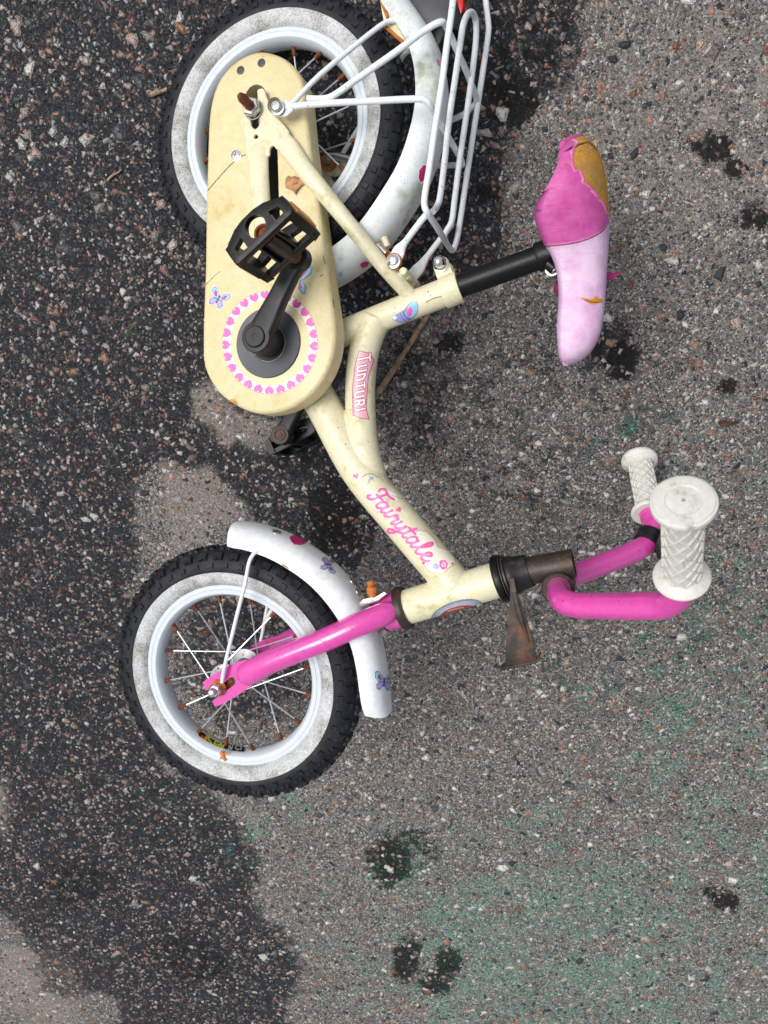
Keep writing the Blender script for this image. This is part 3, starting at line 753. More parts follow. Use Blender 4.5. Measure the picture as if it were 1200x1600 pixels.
# ------------------------------------------------------------------ rear axle hardware
RA = RC
m = MB(); ac = B.at(394, 168, .0625)
ac = RC + B.n * .0625
ac = B.at(397, 172, .0625)
lathe(m, ac, B.n, [(.0105, .0002), (.0108, .0015), (.0100, .002)], 28)
lathe(m, ac, B.n, [(.0092, .002), (.0100, .003), (.0100, .0088), (.0090, .0100), (.0060, .0102)], 6)
nut = part('axle_nut', m, M['steel'], sharp=25)
m = MB(); tube(m, [ac, ac + B.n * .026, ac + B.n * .0285], [.0050, .0050, .0040], 20, 1, rnd=True); part('axle_end', m, M['rust'], nut)
# far side arm and nuts
far = B.mir(ac); m = MB()
lathe(m, far, B.n * -1, [(.0125, .0), (.0125, .004), (.004, .0042)], 6, mi=0)
fs_ = MB(); cpt = B.at(514, 254, -.052)
lathe(fs_, cpt, B.n, [(.0048, 0), (.0105, .0004), (.0108, .002), (.0098, .003), (.0046, .0032)], 26, mi=1)
lathe(fs_, cpt, B.n, [(.0045, 0), (.0045, .006), (.0001, .0064)], 16, mi=2)
prism(fs_, [B.at(x, y, -.053) for x, y in ((508, 266), (512, 250), (530, 252), (546, 262), (540, 272), (522, 275), (510, 272))], B.n * -.003, .0006, mi=0)
tube(fs_, [B.at(512, 244, -.050), B.at(527, 245, -.050), B.at(550, 250, -.050)], [.004, .0052, .0046], 14, 1, mi=2)
part('brake_arm', fs_, [M['cream'], M['orust'], M['steel']])
part('axle_nut', m, [M['steel']])

# ------------------------------------------------------------------ chain case
def spl(l, sub=5):
    p = [V((x, y, 0)) for x, y in l]; n_ = len(p); out = []
    for i in range(n_):
        a_, b_, c_, d_ = p[i - 1], p[i], p[(i + 1) % n_], p[(i + 2) % n_]
        for k_ in range(sub):
            t = k_ / sub; q = .5 * ((2 * b_) + (-a_ + c_) * t + (2 * a_ - 5 * b_ + 4 * c_ - d_) * t * t + (-a_ + 3 * b_ - 3 * c_ + d_) * t ** 3); out.append((q.x, q.y))
    return out
WC = .054
co_face = [(325, 190), (330, 155), (341, 125), (360, 101), (384, 85), (408, 79), (432, 84), (452, 96), (468, 116), (476, 145), (481, 192), (489, 262), (500, 335), (512, 425), (523, 500), (524, 530), (519, 560), (506, 590),
           (486, 616), (459, 635), (430, 645), (402, 646), (374, 637), (348, 620), (329, 597), (318, 570), (316, 538), (317, 480), (319, 430), (320, 370), (321, 310), (323, 240)]
slot = [(381, 160), (384, 146), (392, 135), (402, 132), (411, 136), (417, 147), (421, 165), (430, 200), (434, 245), (436, 310), (440, 372), (440, 400), (428, 404), (412, 398), (401, 372), (393, 320), (388, 270), (384, 225), (381, 190)]
m = MB(); face = [B.at(x, y, WC) for x, y in spl(co_face, 4)]; hole = [B.at(x, y, WC) for x, y in spl(slot, 3)]
prism(m, face, B.n * -.026, .0045, holes=[hole])
BV['case'] = m.bvh()
case = part('chain_case', m, M['case'], label='pale yellow plastic chain case with a ring of pink hearts', sharp=50)
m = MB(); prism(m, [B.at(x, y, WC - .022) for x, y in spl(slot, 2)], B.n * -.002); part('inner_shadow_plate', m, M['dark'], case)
bpy.data.objects.remove(case.children[-1], do_unlink=True) if False else None
for x, y in ((376, 110), (408.5, 98.5)):
    m = MB(); lathe(m, B.at(x, y, WC), B.n, [(.0044, -.001), (.0044, .0006), (.0036, .0009), (.0001, .0005)], 20); part('plug', m, M['disc'], case)
m = MB(); screw(m, B.at(369, 243.5, WC), B.n, .0048, .0025); part('screw', m, [M['chrome'], M['slot']], case)
# disc round the crank axle
dc = B.at(419.5, 536, WC)
m = MB(); lathe(m, dc, B.n, [(.0375, -.001), (.0375, .0016), (.0368, .0022), (.0205, .0012), (.0198, .0002), (.0195, -.012), (.019, -.012)], 60)
dsk = part('crank_disc', m, M['disc'], case)
m = MB(); lathe(m, dc, B.n, [(.0196, .0004), (.0001, .0003)], 32); part('disc_opening_shade', m, M['dark'], case)  # flat dark cap, its colour standing in for the shade inside the opening

# stickers on the case
ringheart = lambda x, y, a_, s_, c_: [poly(xf(HEART2, x, y, a_, s_), c_)]
sh = []
cx, cy, rx, ry = 422, 535, 74.5, 81
def ell(rx_, ry_, n_=60): return [(cx + rx_ * math.cos(2 * math.pi * k / n_), cy + ry_ * math.sin(2 * math.pi * k / n_)) for k in range(n_)]
sh.append(poly(ell(rx, ry), srgb(150, 134, 120))); sh.append(poly(ell(rx - .8, ry - .8), srgb(236, 226, 212)))
sh.append(poly(ell(61.5, 67.2), srgb(196, 178, 130))); sh.append(poly(ell(60.8, 66.4), CASE))
for k_ in range(25):
    t = 2 * math.pi * (k_ + .3) / 25
    rx_, ry_ = 68, 74
    sh += ringheart(cx + rx_ * math.cos(t), cy + ry_ * math.sin(t), math.degrees(t) + 90, 6.9, srgb(224, 92, 176) if not (-1.5 < t - 2 * math.pi < -.8) else srgb(206, 60, 140))
decal('heart_ring_sticker', sh, BV['case'], case, label='ring of pink hearts round the crank')
bf = butterfly(341, 467, 28, 13); decal('butterfly_sticker', halo(bf, 1.15) + bf, BV['case'], case)
bf = [poly([(474, 425), (483, 417), (489, 417), (486, 428), (476, 436), (468, 440)], INK), poly([(475, 426), (483, 418), (488, 418), (485, 427), (476, 435), (470, 438)], BLU), poly([(471, 428), (478, 422), (480, 423), (474, 431), (470, 434)], MAGd),
      poly([(468, 440), (474, 440), (478, 448), (477, 459), (473, 459), (466, 451)], INK), poly([(470, 441), (474, 441), (477, 449), (476, 458), (473, 457), (468, 450)], BLU), poly([(467, 442), (471, 444), (473, 452), (468, 450)], MAGd)]
decal('butterfly_sticker', bf, BV['case'], case)
for sc_ in ([(384, 242), (376, 245), (360, 258), (340, 280), (322, 301)], .7, srgb(120, 96, 60)), ([(322, 440), (340, 425)], .6, srgb(240, 230, 200)), ([(321, 446), (336, 430), (344, 424)], .5, srgb(150, 120, 80)), ([(505, 400), (508, 412)], .5, srgb(80, 60, 30)), ([(520, 468), (522, 480)], .6, srgb(90, 66, 40)), ([(500, 432), (504, 429)], .6, srgb(80, 60, 40)), ([(318, 470), (318.5, 560), (324, 585), (334, 602), (350, 620)], 1.6, srgb(240, 234, 214)):
    decal('scratch', [stroke(*sc_)], BV['case'], case)
decal('rust_stain', [poly(xf([(-1, .1), (-.3, -.7), (.5, -.4), (1, .3), (.2, .6), (-.6, .7)], 366, 628, 30, 8), srgb(200, 152, 84)), poly(xf([(-1, .1), (-.3, -.7), (.5, -.4), (1, .3), (.2, .6)], 367, 629, 30, 4), srgb(184, 124, 56))], BV['case'], case)

# ------------------------------------------------------------------ cranks and pedals
ch = B.at(404, 528, .082)                     # crank boss
arm_e = B.at(466, 404, .088)
bbax = ch - B.n * .082; FAR_E = B.at(441, 680, -.078)
def make_pedal(oc, nrm, e1, L, parent_label):
    """oc: spindle root at the arm, nrm: outward, e1: long direction of the cage"""
    e2 = nrm.cross(e1)
    def q(a_, b_, h): return oc + e1 * a_ + e2 * b_ + nrm * h
    m = MB(); hL, hW = .0355, .0130
    # outer end plate with a round window and square windows
    us = 1 if e2.dot(RW @ V((-1, -1, 0))) > 0 else -1
    def plate(h, hl, th, win, arch):
        o = [(-hl, -.0075), (-hl + .003, -.0105), (hl - .003, -.0105), (hl, -.0075), (hl, .0035), (hl * .86, .0105), (hl * .5, .0145 + arch), (hl * .2, .0165 + arch), (-hl * .2, .0165 + arch), (-hl * .5, .0145 + arch), (-hl * .86, .0105), (-hl, .0035)]
        hs_ = []
        for w_ in win:
            if len(w_) == 3: hs_.append([q(w_[0] + w_[2] * math.cos(2 * math.pi * j / 24), us * (w_[1] + w_[2] * math.sin(2 * math.pi * j / 24)), h) for j in range(24)])
            else: hs_.append([q(a_, us * b_, h) for a_, b_ in w_])
        prism(m, [q(a_, us * b_, h) for a_, b_ in o], nrm * -th, .0007, holes=hs_)
    sqw = lambda sg_: [(sg_ * .0170, -.0050), (sg_ * .0275, -.0045), (sg_ * .0275, .0030), (sg_ * .0170, .0065)]
    plate(L, hL, .0075, [(0, .0046, .0104), sqw(-1), sqw(1)], .002)
    plate(.024, hL, .0090, [[(-.029, -.005), (-.013, -.005), (-.013, .006), (-.029, .004)], [(.013, -.005), (.029, -.005), (.029, .004), (.013, .006)]], 0)
    for s1 in (-1, 1):
        o = [q(s1 * (hL - .0085), -hW * .86, L - .001), q(s1 * hL, -hW * .70, L - .001), q(s1 * hL, hW * .70, L - .001), q(s1 * (hL - .0085), hW * .86, L - .001)]
        prism(m, o if s1 > 0 else o[::-1], nrm * -(L - .014), .0006, holes=[])
        for j in range(4):
            for b_ in (-hW * .72, hW * .72):
                tube(m, [q(s1 * (hL - .0045), b_ * .9, .026 + j * .012), q(s1 * (hL - .0045), b_ * 1.06, .026 + j * .012)], [.0016, .0012], 8, 1)
    for s1 in (-1, 1):
        tube(m, [q(s1 * .0105, -us * .004, L - .004), q(s1 * .0115, -us * .004, .022)], [(.0022, .006), (.0022, .006)], 10, 1, ref=e1)
    tube(m, [q(0, 0, .012), q(0, 0, L - .012)], [.0112, .0098], 24, 1)
    pd = part('pedal', m, M['black'], label=parent_label)
    m = MB(); tube(m, [q(0, 0, -.004), q(0, 0, .016)], [.0075, .0072], 20, 1); part('spindle', m, M['rust'], pd)
    m = MB(); lathe(m, q(0, 0, L - .012), nrm, [(.0088, .0), (.0088, .003), (.0065, .0035), (.0058, .001), (.003, .001), (.003, .004), (.0001, .0045)], 20)
    part('spindle_nut', m, M['rust'], pd)
    for s1 in (-1, 1):
        m = MB(); prism(m, [q(s1 * (hL + .0022), y_, h_) for y_, h_ in ((-.006, L * .3), (.006, L * .3), (.006, L * .84), (-.006, L * .84))], e1 * -s1 * .0040, .0004); part('reflector', m, M['amber'], pd)
    return pd
def crank(side):
    g = (lambda p: p) if side > 0 else (lambda p: bbax * 2 - p)      # far crank: point reflection through the axle centre
    m = MB(); n_ = B.n * side
    a0, a1 = g(ch), (arm_e if side > 0 else FAR_E); d = (a1 - a0).normalized(); e_ = n_.cross(d)
    # tapered bar
    prof = [(-.004, .0150), (.018, .0125), (.045, .0100), ((a1 - a0).length - .018, .0092), ((a1 - a0).length - .006, .0105)]
    tube(m, [a0 + d * (t) for t, _ in prof], [(.0072, w_) for _, w_ in prof], 28, 3, ref=n_, sq=.45)
    lathe(m, a0, n_, [(.0165, -.020), (.0165, .0055), (.0155, .0072), (.0115, .0074), (.0115, .0066)], 36)
    lathe(m, a0, n_, [(.0113, .006), (.0110, .0086), (.0100, .0094), (.0028, .0094), (.0024, .0088), (.0001, .0088)], 32)
    lathe(m, a1, n_, [(.0001, -.0068), (.0115, -.0072), (.0125, -.0060), (.0125, .006), (.0115, .0074), (.0001, .0076)], 32)
    c_ = part('crank', m, M['blackm'])
    m = MB(); lathe(m, a1 + n_ * .0005, -n_, [(.0078, .0068), (.0078, .0082), (.0066, .0088), (.0062, .0072), (.0030, .0072), (.0026, .0084), (.0001, .0086)], 22)
    part('pedal_thread', m, M['rust'], c_)
    return a1
crank(1); crank(-1)
e1 = (B.at(437, 318, .15) - B.at(370, 382, .15)).normalized()
make_pedal(arm_e + B.n * .010, B.n, e1, .078, 'near pedal of open black plastic')
a1f = FAR_E
e1f = (Matrix.Rotation(R(-12), 3, B.n) @ e1)
make_pedal(a1f - B.n * .008, -B.n, e1f, .070, 'far pedal under the frame')

# ------------------------------------------------------------------ saddle
st = [((921, 226), (884, 224), .034), ((934, 240), (874, 238), .050), ((943, 262), (872, 258), .060), ((949, 292), (857, 290), .067), ((951, 325), (838, 321), .068), ((952, 352), (836, 345), .063), ((951, 383), (847, 376), .050),
      ((949, 412), (863, 404), .038), ((947, 448), (872, 440), .031), ((944, 487), (872, 482), .027), ((938, 520), (870, 512), .0245), ((927, 544), (872, 545), .022), ((913, 558), (876, 562), .016), ((898, 567), (884, 569), .007)]
NSt = len(st); tops = [B.at(*a_, 0) for a_, b_, h in st]; lows = [B.at(*b_, h * .93) for a_, b_, h in st]
tops_s, par = smooth_path(tops, 8); lows_s, _ = smooth_path(lows, 8)
NC = 48; vs_, fs = [], []
for i, (t_, l_) in enumerate(zip(tops_s, lows_s)):
    wv = B.w(l_); lp = l_ - B.n * wv
    # dip between seat and nose
    for j in range(NC + 1):
        a_ = -1 + 2 * j / NC; s_ = abs(a_)
        # superelliptic section, tucked under at the rim
        ang = s_ * math.pi * .5
        ww = math.sin(ang) ** .80; hh = 1 - (math.cos(ang)) ** .62 if s_ < 1 else 1
        wide = wv * (1.05 * ww if s_ < .9 else 1.05 * ww)
        p = t_ + (lp - t_) * (1 - math.cos(ang) ** .75) + B.n * math.copysign(wide, a_) * 1.0
        vs_.append(p)
m = MB(); n_ = NC + 1
for i in range(len(tops_s) - 1):
    for j in range(NC): fs.append((i * n_ + j, i * n_ + j + 1, (i + 1) * n_ + j + 1, (i + 1) * n_ + j))
sdm = MB().add(vs_, fs); BV['saddle'] = sdm.bvh()
# under side: inner shell
inn = []
cen = [t_ + ((l_ - B.n * B.w(l_)) - t_) * .62 for t_, l_ in zip(tops_s, lows_s)]
for i in range(len(tops_s)):
    for j in range(NC + 1): inn.append(vs_[i * n_ + j] + (cen[i] - vs_[i * n_ + j]).normalized() * .004)
m = MB(); m.add(vs_ + inn, fs + [tuple(x + len(vs_) for x in reversed(f)) for f in fs])
N0 = len(vs_); rows = len(tops_s)
for i in range(rows - 1):
    for j in (0, NC): m.add([], []); m.f.append((i * n_ + j, (i + 1) * n_ + j, N0 + (i + 1) * n_ + j, N0 + i * n_ + j)); m.m.append(0)
for e in (0, rows - 1):
    for j in range(NC): m.f.append((e * n_ + j, e * n_ + j + 1, N0 + e * n_ + j + 1, N0 + e * n_ + j)); m.m.append(0)
# colour regions: signed distances stored on the vertices
def polyline_y(pl_, x): return np.interp(x, [p[0] for p in pl_], [p[1] for p in pl_])
seam = [(830, 389), (851, 386), (885, 383), (905, 379), (920, 374), (935, 367), (945, 359), (952, 347), (960, 330)]
tear = [(890, 216), (900, 219), (903, 222), (893, 236), (895, 246), (893, 258), (898, 266), (908, 270), (911, 284), (920, 291), (930, 303), (938, 312), (944, 322), (949, 332), (975, 330), (975, 200), (905, 200)]
def pin(P_, x, y):
    ins = False; j = len(P_) - 1; dmin = 1e9
    for i in range(len(P_)):
        a_, b_ = P_[i], P_[j]
        if (a_[1] > y) != (b_[1] > y) and x < (b_[0] - a_[0]) * (y - a_[1]) / (b_[1] - a_[1]) + a_[0]: ins = not ins
        L2 = (b_[0] - a_[0]) ** 2 + (b_[1] - a_[1]) ** 2; t = max(0, min(1, ((x - a_[0]) * (b_[0] - a_[0]) + (y - a_[1]) * (b_[1] - a_[1])) / (L2 + 1e-9)))
        dmin = min(dmin, math.hypot(x - a_[0] - t * (b_[0] - a_[0]), y - a_[1] - t * (b_[1] - a_[1]))); j = i
    return dmin if ins else -dmin
k = NT('saddle_vinyl'); s_a = k.attr('seam').outputs['Fac']; t_a = k.attr('tear').outputs['Fac']
n1 = k.noise(45, 5, .6).outputs[0]; n2 = k.noise(260, 4, .65).outputs[0]
mag = k.mix(k.step(n1, .35, .7), srgb(200, 92, 160), srgb(182, 64, 138)); mag = k.mix(k.math('MULTIPLY', k.step(n2, .4, .8), .2), mag, srgb(220, 118, 182))
pale = k.mix(k.step(n1, .38, .66), srgb(220, 190, 216), srgb(206, 162, 198)); pale = k.mix(k.math('MULTIPLY', k.step(n2, .62, .8), .3), pale, srgb(190, 170, 180))
foam = k.mix(k.step(n1, .4, .62), srgb(196, 140, 44), srgb(166, 126, 62)); foam = k.mix(k.step(n2, .55, .72), foam, srgb(140, 88, 22))
sj = k.math('ADD', s_a, k.math('MULTIPLY', k.math('SUBTRACT', n2, .5), .6))
c = k.mix(k.step(sj, -.4, .4), mag, pale)
sd_ = k.math('ABSOLUTE', s_a); c = k.mix(k.math('MULTIPLY', k.math('LESS_THAN', sd_, .9), .6), c, srgb(140, 70, 110))
wv_ = k.new('ShaderNodeTexWave'); k.set(wv_.inputs['Vector'], k.co); wv_.inputs['Scale'].default_value = 120; wv_.bands_direction = 'X'
st1_ = k.math('MULTIPLY', k.math('LESS_THAN', k.math('ABSOLUTE', k.math('SUBTRACT', sd_, 3.2)), .7), k.math('GREATER_THAN', wv_.outputs['Fac'], .45))
c = k.mix(st1_, c, srgb(196, 170, 160))
tj = k.math('ADD', t_a, k.math('MULTIPLY', k.math('SUBTRACT', k.noise(190, 6, .75).outputs[0], .5), 9))
tm = k.step(tj, -.5, .5); edge = k.math('SUBTRACT', k.step(tj, -2.2, -1.2), tm, clamp=True)
c = k.mix(tm, c, foam); c = k.mix(k.math('MULTIPLY', edge, .8), c, srgb(232, 190, 214))
k.set(k.b.inputs['Base Color'], c); k.set(k.b.inputs['Roughness'], k.math('ADD', .42, k.math('MULTIPLY', tm, .35)))
mpv = k.new('ShaderNodeMapping'); k.set(mpv.inputs['Vector'], k.co); mpv.inputs['Scale'].default_value = (30, 130, 60); mpv.inputs['Rotation'].default_value = (0, 0, .5)
nb = k.bump(k.noise(1, 4, .6, co=mpv.outputs[0], dist=1.5).outputs[0], .0010)
nb = k.bump(k.math('MULTIPLY', tm, -1.0), .0022, prev=nb); nb = k.bump(k.math('MULTIPLY', k.noise(500, 4, .7).outputs[0], k.math('ADD', .15, tm)), .0008, prev=nb); nb = k.bump(k.step(sd_, 0, 1.5), .0006, prev=nb); k.set(k.b.inputs['Normal'], nb)
M['saddle'] = k.m
saddle = part('saddle', m, M['saddle'], label='torn two-tone pink saddle with yellow foam showing', fix=False, sharp=80)
sv, tv_ = [], []
wo_ = V(saddle['wo'])
for v_ in m.v:
    p = V(v_); wp = B.w(p)
    if wp < 0: p = B.mir(p)
    x, y = proj(p); sv.append(float(y - polyline_y(seam, x))); tv_.append(pin(tear, x, y) if wp > -.03 else -30)
for nm, arr in (('seam', sv), ('tear', tv_)):
    at_ = saddle.data.attributes.new(nm, 'FLOAT', 'POINT'); at_.data.foreach_set('value', arr)
for shp in ([poly([(905, 465), (912, 466), (918, 467), (925, 468), (932, 462), (934, 466), (941, 467), (942, 472), (934, 474), (930, 476), (922, 475), (915, 470)], srgb(196, 132, 40)), stroke([(914, 469), (925, 472), (936, 472)], .8, srgb(110, 62, 16))],
            [poly([(836, 333), (839, 326), (846, 329), (839, 331)], srgb(60, 36, 56))], [stroke([(885, 446), (892, 452)], .8, srgb(170, 190, 205))],
            [poly([(881, 238), (893, 229), (906, 225), (917, 224), (906, 227), (893, 233)], srgb(70, 40, 28)), stroke([(906, 225), (920, 223), (932, 234)], .8, srgb(70, 40, 28))], [stroke([(882, 256), (890, 258)], 1.2, srgb(170, 100, 50))]):
    decal('tear_mark', shp, BV['saddle'], saddle)
lip = [(903, 222), (895, 234), (896, 246), (893, 257), (898, 266), (907, 269), (910, 279), (912, 285), (920, 290), (926, 300), (934, 306), (938, 313), (943, 322), (947, 330)]
lp_ = []
for i, (x, y) in enumerate(lip):
    h = BV['saddle'].ray_cast(CAM, ray(x + 1.6 * math.sin(i * 2.3), y + 1.3 * math.cos(i * 3.1)))
    if h[0]: lp_.append(h[0] - ray(x, y) * .0004)
m = MB(); tube(m, lp_, [.0006 + .0009 * abs(math.sin(i * 1.7)) for i in range(len(lp_))], 8, 4); part('torn_edge', m, surf('torn_vinyl', srgb(206, 96, 160), .5, dirt=srgb(190, 150, 150), damt=.6, dscale=200), saddle)
# seat underside core and rails, loose shreds of cover
m = MB(); tube(m, [B.at(905, 262, 0), B.at(892, 330, 0), B.at(896, 390, 0), B.at(905, 450, 0), B.at(903, 520, 0), B.at(895, 552, 0)], [(.022, .012), (.044, .020), (.032, .020), (.014, .018), (.010, .014), (.004, .006)], 24, 6, ref=B.n)
part('saddle_base', m, surf('magenta_base', srgb(150, 30, 96), .6), saddle)
m = MB(); tube(m, [B.at(876, 438, -.016), B.at(872, 450, -.02), B.at(876, 462, -.022)], [.003, .005, .003], 10, 4)
part('cover_flap', m, surf('magenta_fold', srgb(120, 26, 78), .6), saddle); m = MB()
tube(m, [B.at(940, 430, -.030), B.at(952, 431, -.036), B.at(960, 430, -.038), B.at(970, 426, -.036)], [(.004, .004), (.0012, .0045), (.0012, .003), (.001, .0014)], 10, 5, ref=B.n)
part('cover_flap', m, surf('magenta_shred', srgb(150, 36, 100), .6), saddle)
m = MB(); tube(m, [B.at(878, 226, .03), B.at(890, 222, .02), B.at(900, 219, .01), B.at(909, 220, 0), B.at(916, 226, -.01)], [(.004, .003), (.006, .005), (.006, .004), (.005, .003), (.003, .002)], 12, 5, ref=B.n)
part('cover_flap', m, surf('magenta_flap', srgb(196, 80, 146), .5), saddle)

# ------------------------------------------------------------------ handlebar
gb0, gc0 = cp(1065, 903, .600), cp(1068, 784, .517)
gax = (gc0 - gb0).normalized()
def bar_pts():
    return [clc, S.at(873.5, 921, .020), S.at(875, 931, .038), S.at(884, 941, .055), S.at(906, 946, .066), S.at(950, 947, .085), S.at(1002, 947, .106), S.at(1042, 943, .123), gb0 - gax * .018 + sax * .001, gb0 - gax * .004, gb0 + gax * .02]
bp_ = bar_pts()
m = MB(); full = [S.mir(p) for p in reversed(bp_[1:])] + bp_
tube(m, full, .0124, 26, 7)
bar = part('handlebar', m, M['pink'])
for p in full: pass
def grip(o, ax, sc, label):
    m = MB(); L = (gc0 - gb0).length * sc
    lathe(m, o, ax, [(.0112, 0), (.0195, -.0008), (.0215, .0012), (.0218, .003), (.0200, .0052), (.0158, .0068), (.0138, .0092), (.0138, L - .012), (.0152, L - .0085), (.0208, L - .0055), (.0222, L - .0035), (.0224, L - .0012), (.0219, L + .0004),
                     (.0206, L + .0008), (.0200, L + .0020), (.0150, L + .0026), (.0125, L + .0026), (.0118, L + .0018), (.0108, L + .0020), (.0030, L + .0024), (.0014, L + .0024), (.0011, L - .002), (.0001, L - .002)], 56)
    a_ = ax.orthogonal().normalized(); b_ = ax.cross(a_)
    for k_ in range(9):
        for sg in (1, -1):
            pp = []
            for j in range(25):
                t = j / 24; th = 2 * math.pi * k_ / 9 + sg * t * 2 * math.pi * .62
                pp.append(o + ax * (.009 + t * (L - .021)) + (a_ * math.cos(th) + b_ * math.sin(th)) * .0141)
            tube(m, pp, [.0010] * 25, 6, 1)
    return part('grip', m, M['white_rubber'], bar, label=label)
grip(gb0, gax, 1, 'near white rubber grip with flanged cap')
grip(S.mir(gb0), (S.mir(gc0) - S.mir(gb0) + RW @ V((0, .012, 0))).normalized(), .86, 'far white rubber grip on the ground')

# bell on the far side of the bar
bc = S.mir(full[-4]) if False else cp(1008, 848, .80)
PXB = [(tuple(proj(p)), p) for p in smooth_path(full, 10)[0]]
near_pt = min(PXB[:len(PXB) // 2], key=lambda q_: abs(q_[0][0] - 1008) + abs(q_[0][1] - 842))[1]
idx_ = [i for i, q_ in enumerate(PXB) if q_[1] == near_pt][0]
tdir = (PXB[idx_ + 2][1] - PXB[idx_ - 2][1]).normalized()
m = MB(); lathe(m, near_pt, tdir, [(.0112, -.0085), (.0150, -.0085), (.0156, -.007), (.0150, -.003), (.0152, .003), (.0156, .007), (.0150, .0085), (.0112, .0085)], 30)
bdir = (RW @ V((1, -.3, -.3))); bdir = (bdir - tdir * bdir.dot(tdir)).normalized()
lathe(m, near_pt + bdir * .012, bdir, [(.008, 0), (.010, .004), (.0195, .0045), (.0215, .006), (.0215, .010), (.019, .0115)], 36)
bell = part('bell', m, M['blackm'], bar, label='black bell on the far side of the handlebar')
m = MB(); lathe(m, near_pt + bdir * .012, bdir, [(.0190, .0112), (.0185, .0135), (.014, .018), (.006, .021), (.0001, .022)], 36); part('bell_dome', m, M['yellow'], bar)

# ------------------------------------------------------------------ lettering and stickers on the frame
TX = srgb(226, 96, 160)
def tl(pts, o=(574, 775), s=1.0):
    tx, ty, ux, uy = .655, .756, .77, -.64
    return [(o[0] + (a_ + b_ * .18) * tx * s + b_ * ux * s, o[1] + (a_ + b_ * .18) * ty * s + b_ * uy * s) for a_, b_ in pts]
SC = 1.0; L_ = []
strokes = [
 # F
 [(1, 4), (0, 1), (3, -1), (7, 1), (9, 8), (10.5, 16), (12, 22)], [(2, 17), (1, 21), (5, 25), (12, 23), (18, 23), (23, 25)], [(5, 11), (10, 11.5), (16, 12)],
 # a
 [(27, 12), (22, 14), (18, 9), (18, 2), (22, 0), (26, 5), (28, 12)], [(28, 13), (27.5, 4), (30, 0), (34, 4)],
 # i
 [(36, 13), (35.5, 4), (37.5, 0), (42, 4)],
 # r
 [(42, 4), (44, 11), (46, 14), (46, 10), (49, 12), (51.5, 11), (50.5, 4), (52.5, 0), (56, 4)],
 # y
 [(57, 13), (56.5, 5), (60, 1), (64.5, 6), (66, 13)], [(66.5, 13), (66, 0), (64, -8), (60, -11), (57, -8), (61, -4), (68, 0), (73, 4)],
 # t
 [(76, 22), (74, 10), (74, 3), (77, 0), (81, 4)], [(70, 15), (76, 15.5), (82, 16)],
 # a
 [(92, 12), (87, 14), (83, 9), (83, 2), (87, 0), (91, 5), (93, 12)], [(93, 13), (92.5, 4), (95, 0), (99, 4)],
 # l
 [(99, 4), (105, 14), (108, 23), (105.5, 26), (103, 20), (102.5, 8), (104, 1), (108, 0), (113, 5)],
 # e
 [(113, 5), (119, 9), (121, 13), (117.5, 15), (114, 10), (114.5, 3), (118, 0), (123, 2), (126, 6)]]
bgp = tl([(-3, 7), (-2, -3), (8, -5), (16, -4), (40, -3), (54, -3), (55, -13), (64, -14), (72, -6), (92, -5), (104, -7), (120, -10), (134, -12), (142, -6), (146, 6), (144, 18), (134, 24), (122, 26), (112, 30), (100, 28), (90, 20), (80, 26), (70, 20), (46, 20), (44, 28), (34, 26), (24, 28), (6, 29), (-1, 24)], s=1.05)
SHP = []
bgx = [(629, 858), (640, 848), (655, 828), (668, 830), (679, 842), (684, 854), (692, 858), (703, 862), (709, 870), (712, 881), (700, 888), (694, 896), (672, 894), (666, 884), (660, 878), (656, 866), (650, 852), (641, 846)]
SHP.append(poly([(636, 838), (655, 828), (668, 831), (679, 842), (684, 854), (703, 860), (710, 872), (712, 882), (700, 889), (694, 896), (671, 894), (662, 883), (656, 872), (646, 858), (640, 850)], srgb(190, 176, 150)))
SHP.append(poly([(637, 839), (655, 829), (667, 832), (678, 843), (683, 855), (702, 861), (709, 872), (711, 881), (699, 888), (693, 895), (672, 893), (663, 882), (657, 871), (647, 857), (641, 849)], srgb(232, 226, 206)))
SHP.append(poly([(596, 770), (606, 766), (618, 772), (622, 782), (610, 780), (600, 776)], srgb(238, 236, 226)))
for s_ in strokes: SHP.append(stroke(tl(s_, s=1.10), 2.75, srgb(240, 214, 214)))
for s_ in strokes: SHP.append(stroke(tl(s_, s=1.10), 2.05, TX))
SHP += heart(*tl([(40, 21)], s=1.1)[0], -35, 4.3, TX) + heart(556.5, 744, -20, 4.6, TX) + heart(662, 880, 0, 2.8, srgb(214, 70, 120))
SHP += [poly(xf([(-1, -.8), (0, -.3), (1, -1), (.6, 0), (1, .9), (0, .4), (-.9, 1), (-.5, 0)], 580, 747, 10, 4.2), LIL)]
SHP += [stroke([(566, 746), (573, 741), (583, 741), (590, 746)], .35, INK), stroke([(574, 758), (578, 750)], .35, INK), stroke([(612, 774), (630, 780)], .3, srgb(150, 130, 90))]
SHP += [poly(xf([(-1, -.7), (.2, -.9), (1, .2), (.6, 1), (-.9, .7)], 681, 885, 0, 5.5), LIL), poly(xf([(-.9, -.5), (0, -1), (.9, -.6), (1, .5), (.3, 1.1), (-.6, .6)], 692, 882, 20, 7.5), TX), poly(xf([(-.7, -.4), (0, -.8), (.7, -.4), (.7, .4), (.1, .9), (-.4, .4)], 692.5, 882, 20, 6), srgb(222, 200, 236)),
        stroke([(688, 878), (694, 883), (691, 888)], .6, TX), poly(xf([(-1, 0), (0, -1), (1, 0), (0, 1)], 707, 881, 0, 3), srgb(224, 130, 170))]
decal('lettering', SHP, FB, frame, .45, label='pink script lettering on the main tube')
